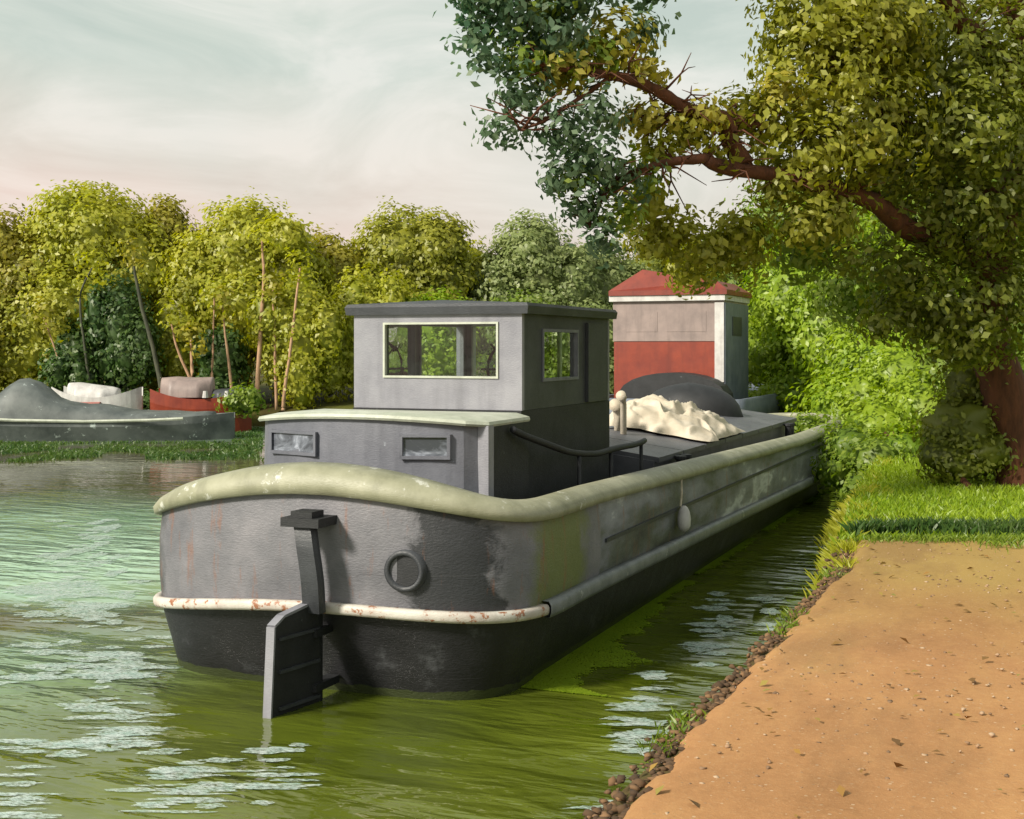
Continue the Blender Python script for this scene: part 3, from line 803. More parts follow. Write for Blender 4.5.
mid = [(CX0 - .1, CY0_ - .16, 4.28), (CX1 + .12, CY0_ - .16, 4.28), (CX1 + .12, CY1_ + .1, 4.28), (CX0 - .1, CY1_ + .1, 4.28)]
V = grid(bm, [lo, mid, hi], close_v=True); bm.faces.new(V[0][::-1]); bm.faces.new(V[-1]); obj('roof', bm, M['redroof'], rb)
for x in (CX1 - .22,):
    bm = bmesh.new(); box(bm, x, x + .24, CY0_ - .055, CY0_ + .02, 1.9, 3.95); obj('corner_post', bm, M['white'], rb, bevel=.01)
bm = bmesh.new()                                                    # windows of the upper cabin, right side and rear
for (a, b) in ((CX0 + .35, CX0 + 1.2), (CX0 + 1.45, CX0 + 2.5)):
    bm = bmesh.new(); box(bm, a, b, CY0_ - .028, CY0_ - .01, 3.2, 3.72); obj('shutter', bm, M['pinkgrey'], rb, bevel=.01)
bm = bmesh.new(); box(bm, CX1 + .015, CX1 + .05, CY0_ - .02, CY1_, 1.26, 3.95); obj('shade_panel', bm, M['blueside'], rb)  # shade on the cabin's right side put into a blue grey panel
bm = bmesh.new(); box(bm, CX1 + .052, CX1 + .065, CY0_ + .8, CY0_ + 1.9, 3.1, 3.6); obj('side_window', bm, M['grey_dark'], rb)
bm = bmesh.new()                                                    # black locker hood aft of the cabin
rows = []
for i in range(13):
    a = i / 12 * math.pi
    rows.append([(-8.75 - 1.45 * math.cos(a), y, 1.3 + .85 * math.sin(a) ** .7) for y in (31.95, 32.75)])
V = grid(bm, rows); bm.faces.new([r[0] for r in V]); bm.faces.new([r[1] for r in V][::-1]); obj('hood', bm, M['black'], rb)

# ================================================================== BOATS ON THE FAR SIDE
RT = Vector((CY, SY, 0)); FW = Vector((-SY, CY, 0))
def boat_hull(bm, c, L_, W_, H_, ang=0.0, n=22, bowf=1.0):
    ax = (RT * math.cos(ang) + FW * math.sin(ang)); ay = Vector((-ax.y, ax.x, 0)); rows = []
    for i in range(n + 1):
        s = i / n * 2 - 1
        wd = W_ / 2 * max(.03, (1 - max(0, s) ** 2.4)) ** .7 * (1 - .25 * max(0, -s) ** 3)
        sh = H_ * (1 + .30 * s * s * bowf)
        r = []
        for (a, z) in ((.55, -.3), (.8, .0), (1.0, .7), (1.0, 1.0), (.88, 1.0), (.86, .8), (-.86, .8), (-.88, 1.0), (-1.0, 1.0), (-1.0, .7), (-.8, .0), (-.55, -.3)):
            r.append(c + ax * (s * L_ / 2) + ay * (a * wd) + Vector((0, 0, z * sh)))
        rows.append(r)
    V = grid(bm, rows, close_v=True); bm.faces.new(V[0]); bm.faces.new(V[-1][::-1])
    return ax, ay
def blob_cover(bm, c, ax, ay, L_, W_, prof, seed=0):
    rows = []; n = 26
    for i in range(n + 1):
        s = i / n; z = prof(s); r = []
        for j in range(13):
            a = j / 12 * math.pi; w_ = W_ / 2 * (.35 + .65 * min(1, 4 * min(s, 1 - s) + .1))
            p = c + ax * ((s - .5) * L_) + ay * (w_ * math.cos(a)) + Vector((0, 0, z * max(0.0, math.sin(a)) ** .7))
            p += Vector((0, 0, 1)) * .10 * mnoise.noise(p * 1.4 + Vector((seed, 0, 0))) * max(0.0, math.sin(a))
            r.append(p)
        rows.append(r)
    V = grid(bm, rows); bm.faces.new(V[0]); bm.faces.new(V[-1][::-1])
def W0(u, d): q = at(u, 0, d); return Vector((q.x, q.y, 0))
c = W0(95, 39.5); g1 = empty('boat', c); tag(g1, 'long grey boat under a humped grey-green cover at the far bank', 'boat')
bm = bmesh.new(); ax, ay = boat_hull(bm, c, 8.4, 2.2, .62, .05); obj('hull', bm, M['tarpgrey'], g1, smooth=False)
bm = bmesh.new(); blob_cover(bm, c + Vector((0, 0, .58)) - ax * .2, ax, ay, 7.6, 1.9, lambda s: .25 + 1.02 * math.exp(-((s - .25) / .13) ** 2) + .25 * math.exp(-((s - .5) / .15) ** 2), 3); obj('cover', bm, M['tarpgrey'], g1, smooth=True)
bm = bmesh.new()
for s in (-1, 1):
    tube(bm, [c + ax * (t * 4.1) + ay * (s * 1.12) + Vector((0, 0, .6 + .16 * t * t)) for t in (-.95, -.5, 0, .45, .7)], .05, 6)
obj('gunwale', bm, M['trim'], g1)

c = W0(100, 43.0); w1 = empty('motorboat', c); tag(w1, 'small white motorboat with an orange-red stripe behind the grey covered boat', 'boat')
bm = bmesh.new(); ax, ay = boat_hull(bm, c, 2.9, 1.3, 1.15, -.1); obj('hull', bm, M['white'], w1)
bm = bmesh.new()
blob_cover(bm, c + Vector((0, 0, 1.1)) - ax * .2, ax, ay, 1.7, 1.0, lambda s: .55 - .2 * s, 5); obj('cabin', bm, M['white'], w1, smooth=True)
bm = bmesh.new()
for s in (-1, 1):
    P0 = c - ax * 1.3 + ay * (s * .58); P1 = c + ax * .3 + ay * (s * .68)
    tube(bm, [P0 + Vector((0, 0, .93)), P1 + Vector((0, 0, .95))], .07, 6)
obj('stripe', bm, M['red'], w1)

c = W0(203, 43.0); r1 = empty('boat', c); tag(r1, 'red boat with a low grey cabin moored below the saplings on the far bank', 'boat')
bm = bmesh.new(); ax, ay = boat_hull(bm, c, 3.2, 1.5, 1.1, .0); obj('hull', bm, M['red'], r1)
bm = bmesh.new(); blob_cover(bm, c + Vector((0, 0, 1.15)) - ax * .5, ax, ay, 1.7, 1.2, lambda s: .62, 9); obj('cabin', bm, M['pinkgrey'], r1, smooth=True)
bm = bmesh.new(); 
for t in (.15, .55, .8): 
    bm = bmesh.new(); q = c + ax * (t * 1.7) - ay * (.80 - .3 * t) + Vector((0, 0, 1.15)); tube(bm, [q, q + Vector((0, 0, .22))], [.10, .07], 8); obj('fender', bm, M['white'], r1)
bm = bmesh.new(); blob_cover(bm, c + Vector((0, 0, 1.1)) + ax * .9, ax, ay, 1.2, .9, lambda s: .35, 4); obj('engine_box', bm, M['grey_dark'], r1, smooth=True)

# ================================================================== FAR TREES
def crown_tree(name, label, cat, base, lobes, leafm, bark, dens, leaf, clump, group=None, trunk_r=.16, core=.7, seed=1, stems=None, barkm=None):
    t = empty(name, base); tag(t, label, cat, group)
    rng = np.random.default_rng(seed)
    P, Q = lobe_points(lobes, dens, rng, clump)
    me = leaves_mesh(P, Q, leaf, rng, 'crown')
    if core: join_core(me, lobes, core, seed)
    link_mesh('crown', me, leafm, t, smooth=bool(core))
    if bark:
        bm = bmesh.new()
        stems = stems or [[Vector(base), Vector(lobes[0][0])]]
        for s in stems:
            pts = wobble_path(s, 5, .12, seed); n = len(pts)
            tube(bm, pts, [trunk_r * (1 - .75 * i / (n - 1)) for i in range(n)], 8)
        for (cc, rad, *w) in lobes[1:]:
            a = Vector(base).lerp(Vector(lobes[0][0]), .6); b = Vector(cc)
            tube(bm, wobble_path([a, a.lerp(b, .5) + Vector((0, 0, -.1)), b], 4, .1, seed), [trunk_r * .45, trunk_r * .4, trunk_r * .36, trunk_r * .3, trunk_r * .26, trunk_r * .22, trunk_r * .18, trunk_r * .12, trunk_r * .08], 6)
        obj('trunk', bm, bark, t, smooth=True)
    return t
FG = 'trees along the far bank'
def far_tree(u, top, d, w, label, lm, seed, bot=375, name='broadleaf_tree'):
    """a rounded tree w px wide whose crown top is at height 'top'"""
    rng = random.Random(seed)
    px = d / F; hw = w / 2 * px; c = at(u, 0, d); zt = EYE + (HOR - top) * px; zb = EYE + (HOR - bot) * px
    base = (c.x, c.y, .8); H = zt - zb
    lobes = []
    def lb(du, fz, r, rz, dd=0):
        q = at(u + du * w, 0, d + dd); lobes.append(((q.x, q.y, zb + H * fz), (hw * r, hw * r, H * rz)))
    lb(0, .60, .78, .40); lb(-.28, .42, .55, .36, -.6); lb(.29, .44, .55, .36, -.3)
    lb(rng.uniform(-.1, .1), .26, .75, .28, -1.0); lb(rng.uniform(-.25, .25), .72, .45, .24, -.4)
    for k in range(4): lb(rng.uniform(-.4, .4), rng.uniform(.25, .75), rng.uniform(.22, .34), rng.uniform(.13, .2), -rng.uniform(.6, 1.6))
    crown_tree(name, label, 'tree', base, lobes, LM[lm], M['bark_dark'], 80, .19, .38, FG, .2, .71, seed)
far = [
 (-95, 205, 50, 190, 'olive broadleaf tree at the far left edge, cut by the picture side', 'olive', 360),
 (-8, 200, 49, 120, 'golden olive tree at the left picture edge beside the tallest green crown', 'golden', 365),
 (92, 180, 50, 165, 'tallest rounded yellow-green tree on the far bank, above the white motorboat', 'yellow', 355),
 (162, 194, 51, 90, 'narrow golden olive tree just right of the tallest yellow-green tree', 'golden', 350),
 (246, 196, 50, 150, 'wide flat-topped yellow-green tree behind the pinkish saplings', 'yellow', 350),
 (318, 232, 52, 110, 'lower golden tree in the dip left of the wheelhouse', 'golden', 360),
 (400, 204, 53, 135, 'rounded mid-olive tree rising above the left end of the wheelhouse roof', 'olive', 360),
 (468, 238, 55, 100, 'lower yellow tree in the dip above the wheelhouse roof', 'yellow', 360),
 (532, 214, 54, 125, 'grey-green rounded tree above the right end of the wheelhouse', 'grey', 360),
 (600, 236, 56, 110, 'grey-green tree between the wheelhouse and the red cabin', 'grey', 370),
 (668, 232, 60, 130, 'olive tree rising directly behind the red cabin', 'deep', 370),
 (745, 222, 60, 130, 'mid-green tree behind the right side of the red cabin', 'mid', 380),
]
for i, (u, top, d, w, lab, lm, bot) in enumerate(far): far_tree(u, top, d, w, lab, lm, 30 + i, bot)
# lower front layer of shrubs
def shrub(u, top, bot, d, w, lab, lm, seed, name='shrub', dens=80, leaf=.165, clump=.28, group='shrubs along the far bank', n=6, stem=True):
    rng = random.Random(seed); px = d / F; hw = w / 2 * px
    zt = EYE + (HOR - top) * px; zb = max(.6, EYE + (HOR - bot) * px); H = zt - zb; lobes = []
    q = at(u, 0, d); lobes.append(((q.x, q.y, zb + H * .5), (hw * .85, hw * .7, H * .5)))
    for k in range(n):
        q = at(u + rng.uniform(-.36, .36) * w, 0, d + rng.uniform(-.8, .3)); lobes.append(((q.x, q.y, zb + H * rng.uniform(.2, .72)), (hw * rng.uniform(.25, .45), hw * .35, H * rng.uniform(.2, .3))))
    q = at(u, 0, d)
    return crown_tree(name, lab, 'shrub', (q.x, q.y, .7), lobes, LM[lm], M['bark_dark'] if stem else None, dens, leaf, clump, group, .10, .71, seed)
sh = [
 (-45, 285, 412, 48.0, 130, 'golden shrub at the left picture edge behind the covered boat', 'golden'),
 (28, 262, 405, 48.5, 120, 'bright yellow-green shrub above the hump of the grey covered boat', 'yellow'),
 (75, 318, 405, 47.2, 64, 'lower dark green bush left of the leaning grey trunk', 'dark'),
 (118, 268, 405, 47.4, 84, 'tall dark green bush behind the white motorboat', 'dark'),
 (178, 272, 405, 48.8, 90, 'yellow-green shrub between the two dark bushes', 'yellow'),
 (222, 325, 402, 47.2, 66, 'small dark green bush above the red boat', 'dark'),
 (240, 258, 385, 49.3, 80, 'golden brown shrub behind the pinkish saplings', 'golden'),
 (296, 268, 412, 47.4, 110, 'lime yellow shrub left of the wheelhouse behind the single straight sapling', 'yellow'),
 (362, 262, 415, 48.5, 110, 'lime shrub seen behind the left post of the wheelhouse', 'yellow'),
 (440, 290, 415, 49.0, 130, 'lime shrub seen through the rear window of the wheelhouse', 'lime'),
 (520, 290, 415, 50.0, 110, 'mid-green shrub behind the right corner of the wheelhouse', 'mid'),
 (592, 300, 420, 50.0, 100, 'grey-green shrub between wheelhouse and red cabin', 'grey'),
 (-150, 285, 412, 48.0, 130, 'yellow shrub beyond the left picture edge', 'yellow'),
]
for i, a in enumerate(sh): shrub(*a, 80 + i)
# pale saplings and a grey leaning trunk in front of them
sap = [
 ([(133, 258), (140, 300), (155, 356)], 46.2, .10, 'bark_dark', 'leaning grey sapling with a pale foot, in front of the tall dark bush'),
 ([(92, 268), (80, 300), (88, 372)], 46.4, .06, 'bark_dark', 'thin dark bowed sapling left of the leaning grey one'),
 ([(44, 318), (60, 366)], 46.4, .05, 'bark_far', 'thin pale sapling leaning right above the covered boat'),
 ([(170, 318), (178, 350), (192, 384)], 45.8, .07, 'bark_far', 'pinkish sapling leaning right, leftmost over the red boat'),
 ([(191, 340), (192, 372), (188, 408)], 45.3, .085, 'bark_far', 'stout upright pinkish sapling in front of the red boat'),
 ([(214, 298), (213, 345), (212, 386)], 45.8, .06, 'bark_far', 'tall straight pinkish sapling right of the stout one'),
 ([(223, 305), (225, 335), (229, 364)], 46.0, .06, 'bark_far', 'short pinkish sapling at the edge of the small dark bush'),
 ([(262, 240), (264, 280), (261, 322)], 46.4, .09, 'bark_far', 'pinkish trunk high among the golden leaves'),
 ([(273, 290), (274, 318)], 46.4, .06, 'bark_far', 'short stub trunk beside the high pinkish one'),
 ([(300, 268), (294, 320), (285, 390)], 46.0, .075, 'bark_far', 'single long thin sapling in front of the lime shrub'),
]
for i, (pp, d, r, bk, lab) in enumerate(sap):
    b = at(pp[-1][0], 0, d); t = empty('sapling', (b.x, b.y, .6)); tag(t, lab, 'sapling', 'saplings on the far bank')
    pts = [at(u, v, d) for u, v in pp]
    dirn = (pts[-1] - pts[-2]).normalized(); last = pts[-1]
    if last.z > .7: pts.append(Vector((last.x + dirn.x / max(.2, -dirn.z) * (last.z - .6), last.y, .55)))
    pts = wobble_path(pts, 6, .03, i); n = len(pts)
    bm = bmesh.new(); tube(bm, pts, [r * (.45 + .55 * k / (n - 1)) for k in range(n)], 8); obj('trunk', bm, M[bk], t, smooth=True)
    rng = np.random.default_rng(200 + i); top = pts[0]
    lobes = [((top.x, top.y, top.z + .2), (.5, .4, .5)), ((top.x + .3, top.y, top.z - .3), (.35, .3, .3))]
    P, Q = lobe_points(lobes, 10, rng, .25); link_mesh('crown', leaves_mesh(P, Q, .2, rng), LM['yellow' if i % 2 else 'golden'], t)
# dark green reflection before the far bank, added as blades on the water
rng = np.random.default_rng(880); pts = []
while len(pts) < 24000:
    u = rng.uniform(-260, 262); d = rng.uniform(31.5, 44.5)
    if abs(d - 39.4) < 1.35 and -60 < u < 232: continue
    if mnoise.noise(Vector((u * .02, d * .5, 0))) < -.22 + max(0, 35 - d) * .12: continue
    q = at(u, 0, d); pts.append((q.x, q.y, -.02))
REFL_BLADES = (pts, rng)
# low dark plants on the far bank at the waterline
for i, (u, d, w, h_, lm, lab) in enumerate([
  (150, 45.2, 90, 22, 'dark', 'low dark green plants at the waterline between the grey boat and the red boat'),
  (246, 42.2, 50, 34, 'mid', 'low leafy clump at the waterline just left of the aft cabin'),
  (225, 45.0, 60, 20, 'deep', 'low olive clump at the waterline right of the red boat'),
  (-20, 45.5, 100, 26, 'deep', 'low olive clump at the waterline behind the humped cover')]):
    v0 = HOR + (EYE - .05) / d * F
    shrub(u, v0 - h_ - 12, v0 - 4, d, w, lab, lm, 300 + i, 'waterside_plant', leaf=.16, clump=.22, group='waterside plants on the far bank', n=4)

# ================================================================== RIGHT BANK VEGETATION
def lobes_px(L_):
    """(u, v, d, r_metres[, flatten, weight]) -> lobes"""
    o = []
    for q in L_:
        u, v, d, r = q[:4]; fl = q[4] if len(q) > 4 else .85; p = at(u, v, d); w = q[5] if len(q) > 5 else 1
        o.append(((p.x, p.y, p.z), (r, r, r * fl), w))
    return o
lime_lobes = lobes_px([(850, 340, 37, 2.5, 1.1), (800, 300, 38, 1.9), (775, 355, 39, 1.4), (905, 300, 38, 2.4), (830, 260, 39, 2.2), (900, 385, 34, 2.3), (800, 400, 37, 1.3), (850, 420, 33, 1.5), (945, 350, 36, 2.2), (765, 410, 38, .9)])
crown_tree('broadleaf_tree', 'bright lime-green tree over the bow of the barge, right of the red cabin', 'tree', (-2.2, 38.5, 1.0), lime_lobes, LM['lime'], M['bark'], 80, .16, .32, None, .22, .7, 501)
crown_tree('broadleaf_tree', 'mid-green tree behind the lime-green one, left of the dark bush', 'tree', (4, 44, 1.0), lobes_px([(880, 250, 46, 3.4), (960, 220, 46, 3.4), (800, 225, 48, 2.6), (1010, 330, 44, 3.2), (930, 330, 45, 3.2), (1080, 280, 44, 3.5)]), LM['mid'], M['bark'], 45, .22, .42, None, .25, .7, 502)
def near_bush(label, base, L_, lm, seed, leaf=.10, clump=.2, dens=110, core=.62, name='bush'):
    return crown_tree(name, label, 'bush', base, lobes_px(L_), LM[lm], M['bark'], dens, leaf, clump, None, .05, core, seed)
b0 = at(848, 480, 26)
near_bush('grey-green bush drooping over the bow end of the barge at the water', (-2.6, 26.5, .9), [(822, 440, 25, .55), (850, 450, 23, .62), (876, 462, 21.5, .6), (832, 474, 22.5, .42), (862, 488, 20.5, .4), (805, 425, 26, .35)], 'mid', 511)
near_bush('lime bush on the bank beside the grey-green drooping bush', (-2.2, 22.5, .95), [(880, 430, 24, .85), (905, 455, 22, .65), (868, 398, 26, .8), (925, 410, 24, .9), (905, 380, 26, 1.0)], 'lime', 512)
near_bush('dark domed bush at the foot of the big tree trunk', (-.9, 17.6, 1.0), [(962, 430, 17.2, .62, 1.0), (972, 388, 17.4, .46, 1.0), (945, 455, 17.0, .40, .8), (985, 452, 16.9, .42, .8), (985, 358, 17.4, .26), (960, 465, 16.9, .4, .7)], 'deep', 513, leaf=.075, clump=.16, dens=260, core=.7)
near_bush('mid-green hedge behind the trunk at the right picture edge', (1.2, 22, 1.0), [(1010, 420, 22, 1.1), (1060, 400, 22, 1.5), (1010, 345, 23, 1.1), (960, 370, 24, 1.0), (1110, 420, 21, 1.5)], 'mid', 514)

# the big overhanging tree
big = empty('overhanging_tree', (-.42, 18.0, 1.0)); tag(big, 'big overhanging tree with reddish-brown limbs, its trunk at the right picture edge', 'tree')
bm = bmesh.new()
tube(bm, wobble_path([at(1028, 512, 17.0), at(1016, 440, 17.0), at(1002, 385, 17.0), at(990, 330, 17.0), at(992, 262, 16.9), at(1020, 170, 16.8), at(1030, 60, 16.6), at(985, -80, 16.3), at(950, -220, 16)], 6, .05, 1),
     [.34 - .004 * k for k in range(49)], 14)
obj('trunk', bm, M['bark'], big, smooth=True)
def limb(pts, r0, r1, seed, name='limb'):
    P = wobble_path([at(*p) for p in pts], 6, .07, seed); n = len(P)
    bm = bmesh.new(); rg = random.Random(seed); tube(bm, P, [(r0 + (r1 - r0) * k / (n - 1)) * rg.uniform(.9, 1.12) for k in range(n)], 10)
    for k in range(3, n, 1):
        for q in range(2):
            if rg.random() < .35: continue
            d_ = Vector((rg.uniform(-1, 1), rg.uniform(-1, 1), rg.uniform(-.5, 1))).normalized(); ln = rg.uniform(.22, .6)
            a_ = P[k]; m_ = a_ + d_ * ln * .5 + Vector((0, 0, rg.uniform(-.06, .06))); e_ = a_ + d_ * ln + Vector((rg.uniform(-.15, .15), rg.uniform(-.15, .15), rg.uniform(-.2, .05)))
            tube(bm, [a_, m_, e_], [.016, .010, .004], 5)
            f_ = m_ + Vector((rg.uniform(-1, 1), rg.uniform(-1, 1), rg.uniform(-.6, .6))).normalized() * ln * .45
            tube(bm, [m_, m_.lerp(f_, .5) + Vector((0, 0, .02)), f_], [.009, .006, .003], 4)
    obj(name, bm, M['bark'], big, smooth=True)
limb([(1000, 285, 16.9), (962, 252, 16.2), (922, 236, 15.6), (870, 205, 14.9), (822, 184, 14.4), (765, 172, 14.0), (706, 158, 13.6)], .15, .07, 2)
limb([(744, 166, 13.9), (733, 146, 13.8), (724, 122, 13.7), (690, 108, 13.5), (655, 90, 13.3), (620, 76, 13.1), (582, 74, 12.9), (530, 62, 12.7)], .115, .022, 3)
limb([(1030, 95, 16.6), (985, 48, 15.8), (960, 20, 15.3), (930, -10, 14.8), (840, -70, 14), (700, -120, 13.4), (540, -150, 13)], .16, .05, 4)
limb([(925, 134, 15.3), (885, 112, 14.8), (862, 92, 14.5), (840, 72, 14.2)], .045, .014, 5)
limb([(1000, 200, 16.8), (960, 160, 16.0), (925, 134, 15.3), (860, 128, 14.6), (770, 130, 14.0), (700, 118, 13.7), (630, 120, 13.3)], .08, .014, 6)
limb([(706, 158, 13.6), (660, 165, 13.4), (610, 185, 13.2), (590, 230, 13.1)], .06, .012, 7)
limb([(620, 76, 13.1), (560, 110, 12.8), (520, 130, 12.6)], .03, .01, 8)
limb([(700, -120, 13.4), (600, -60, 13), (520, 10, 12.8)], .05, .012, 9)
limb([(540, -150, 13), (400, -190, 12.6), (250, -220, 12.2)], .05, .015, 10)
FOL = {
 'deep': [(980, 300, 16.2, 1.1), (930, 310, 15.8, .75), (890, 320, 15.5, .38), (1000, 180, 16, 1.3), (940, 205, 15.6, .9), (1010, 60, 16, 1.4), (935, 80, 15.5, 1.1), (890, 30, 15, .9), (880, 160, 15, .7),
          (960, 130, 15.0, .9), (960, 340, 15.8, .45), (905, 270, 15.4, .5), (850, 255, 15.2, .35, .8, .7)],
 'olive': [(860, 120, 14.6, .95), (820, 60, 14.3, .85), (800, 150, 14.2, .65), (870, 30, 14.6, .8), (760, 118, 14.0, .42), (820, 5, 14.2, .8), (690, 132, 13.7, .36, .5), (648, 200, 13.8, .30), (672, 232, 14.0, .32), (735, 232, 14.4, .34), (700, 250, 14.4, .42), (782, 190, 14.2, .3), (660, 150, 13.6, .22), (735, 105, 13.9, .22), (725, 150, 13.8, .16), (650, 235, 14.2, .38), (740, 250, 14.8, .42), (808, 222, 14.4, .45), (830, 215, 14.6, .4), (690, 268, 15.5, .35)],
 'golden': [(700, 118, 13.6, .32, .5), (650, 120, 13.5, .35, .6), (610, 40, 13.2, .40), (560, 70, 13.0, .38, .6), (650, 70, 13.3, .25, .6), (780, 95, 13.9, .3, .5), (850, 150, 14.3, .4, .5)],
 'bluegreen': [(545, 30, 12.9, .45), (500, 20, 12.7, .35), (470, 45, 12.6, .15), (520, 90, 12.7, .28), (505, 130, 12.6, .20), (490, 65, 12.6, .18), (560, 130, 12.8, .30), (590, 160, 13.0, .35), (560, 175, 12.9, .22), (600, 110, 13.0, .26), (585, 205, 13.0, .24), (605, 240, 13.1, .20), (620, 180, 13.2, .26), (640, 30, 13.2, .22), (490, -10, 12.7, .4), (560, -15, 13, .5), (640, -20, 13.2, .35)],
 'mid': [(560, 60, 13.0, .30), (520, 55, 12.7, .22), (575, 185, 13.0, .2), (615, 215, 13.2, .22), (600, 60, 13.1, .22), (800, 245, 15.5, .5), (860, 285, 17, .7), (640, 175, 13.4, .2), (540, 5, 12.9, .25)],
}
for i, (lm, LL) in enumerate(FOL.items()):
    rng = np.random.default_rng(600 + i)
    lob = lobes_px([(q + (.85, 1.0))[:6] if len(q) == 4 else q for q in LL])
    P, Q = lobe_points(lob, 270 if lm != 'deep' else 210, rng, .16, shell=.25)
    link_mesh('foliage', leaves_mesh(P, Q, .09, rng), LM[lm], big)
# canopy above the picture, mirrored in the water
rng = np.random.default_rng(640)
top = lobes_px([(950, -120, 15.5, 1.8), (800, -110, 14.6, 1.5), (680, -140, 14, 1.2), (560, -120, 13.4, 1.0), (450, -150, 13, .8), (860, -260, 15.5, 1.9), (690, -280, 14.5, 1.6), (540, -260, 13.6, 1.2), (400, -230, 13, .9), (300, -230, 12.6, .7), (960, -380, 15.5, 1.8), (760, -420, 14.8, 1.6), (1060, -180, 16, 1.8), (1080, 40, 16.5, 1.6), (1080, 200, 16.8, 1.4), (590, -370, 14.2, 1.1)])
P, Q = lobe_points([(a_, b_, .55) for a_, b_, c_ in top], 22, rng, .30, shell=.3); link_mesh('foliage', leaves_mesh(P, Q, .2, rng), LM['olive'], big)

# ================================================================== GRASS, REFL_BLADES
def blades(name, pts, h, w, lm, label, rng, lean=.35):
    n = len(pts); P = np.array(pts); a = rng.uniform(0, 2 * np.pi, n)
    hh = h * rng.uniform(.5, 1.3, n); ww = w * rng.uniform(.7, 1.3, n)
    tx = np.stack([np.cos(a), np.sin(a), np.zeros(n)], 1); ld = rng.normal(size=(n, 3)) * lean; ld[:, 2] = 0
    v = np.empty((n, 4, 3)); v[:, 0] = P - tx * ww[:, None] / 2; v[:, 1] = P + tx * ww[:, None] / 2
    mid = P + ld * hh[:, None] * .35 + np.array([0, 0, 1]) * hh[:, None] * .6
    v[:, 2] = mid + tx * ww[:, None] * .35; v[:, 3] = P + ld * hh[:, None] + np.array([0, 0, 1]) * hh[:, None] * .95
    me = bpy.data.meshes.new(name)
    me.vertices.add(n * 4); me.vertices.foreach_set('co', v.reshape(-1)); me.loops.add(n * 4)
    me.loops.foreach_set('vertex_index', np.arange(n * 4, dtype=np.int32)); me.polygons.add(n)
    me.polygons.foreach_set('loop_start', np.arange(0, n * 4, 4, dtype=np.int32)); me.polygons.foreach_set('loop_total', np.full(n, 4, dtype=np.int32)); me.update(calc_edges=True)
    o = link_mesh(name, me, LM[lm]); tag(o, label, 'grass', kind='stuff'); return o
blades('reflection_blades', REFL_BLADES[0], .10, .05, 'dark', 'dark green blades standing in for the bank reflection in front of the moored far boats', REFL_BLADES[1], lean=.6)
rng = np.random.default_rng(900)
pts = []
while len(pts) < 42000:
    y = rng.uniform(11.8, 24) ; x = edge_x(y) + rng.uniform(-.1, 6.5) ** 1.0
    dlim = 12.33 + (x + 1.5) * .44
    if y < dlim + .1 + .15 * math.sin(x * 5): continue
    if rng.random() > (14 / y) ** 2: continue
    pts.append((x, y, .97))
blades('grass', pts, .085, .016, 'lime', 'short bright grass between the end of the path and the bushes', rng)
pts = []
for k in range(16000):
    t = rng.uniform(0, 1); x = -1.7 + t * 7; y = 12.33 + (x + 1.5) * .44 + rng.normal() * .22 * min(1, .25 + t * 2) + .6 + .25 * mnoise.noise(Vector((x * 1.4, 31, 0)))
    pts.append((x, y, .97))
blades('grass', pts, .15, .018, 'dark', 'darker band of longer grass along the far end of the path', rng)
pts = []
for cxp, cyp, s, n in ((-1.85, 12.9, .12, 1500), (-1.95, 13.8, .12, 1300), (-2.0, 14.8, .12, 900), (-1.62, 11.9, .06, 400), (-2.15, 16.6, .15, 1200), (-1.5, 11.0, .04, 120), (-2.5, 18.5, .2, 2000), (-2.6, 21, .25, 1500)):
    for k in range(n):
        x = cxp + rng.normal() * s * .7; y = cyp + rng.normal() * s * 2
        pts.append((x, y, .92 if x > edge_x(y) else .80 + (x - edge_x(y)) * 1.2))
blades('grass', pts, .13, .012, 'yellow', 'yellow-green tussocks hanging over the water at the bank edge', rng, lean=.45)
# bright green flecks along the right side of the hull
rng = np.random.default_rng(910); n = 60000
y = 9.9 + 16 * rng.uniform(0, 1, n) ** 1.5; off = rng.uniform(0, 1, n) ** 1.3 * (.10 + .5 * np.clip((14 - y) / 4, 0, 1)) * np.array([1 + 1.1 * mnoise.noise(Vector((float(b) * 1.3, 40, 0))) + .8 * mnoise.noise(Vector((float(b) * 4.7, 41, 0))) for b in y]) + rng.normal(size=n) * .03
hx = XC + HW - .30 + .02
x = hx + np.abs(off)
keep = np.array([mnoise.noise(Vector((float(b) * .8, 0, 0))) > -.15 - .4 * (b < 14) for b in y])
x, y = x[keep], y[keep]; P = np.stack([x, y, np.full(len(x), .006)], 1)
Q = np.tile(np.array([0, 0, 1.0]), (len(x), 1)) + rng.normal(size=(len(x), 3)) * .03
o = link_mesh('flecks', leaves_mesh(P, Q, .026, rng), LM['lime']); tag(o, 'bright green flecks gathered along the right side of the barge', 'flecks', kind='stuff')

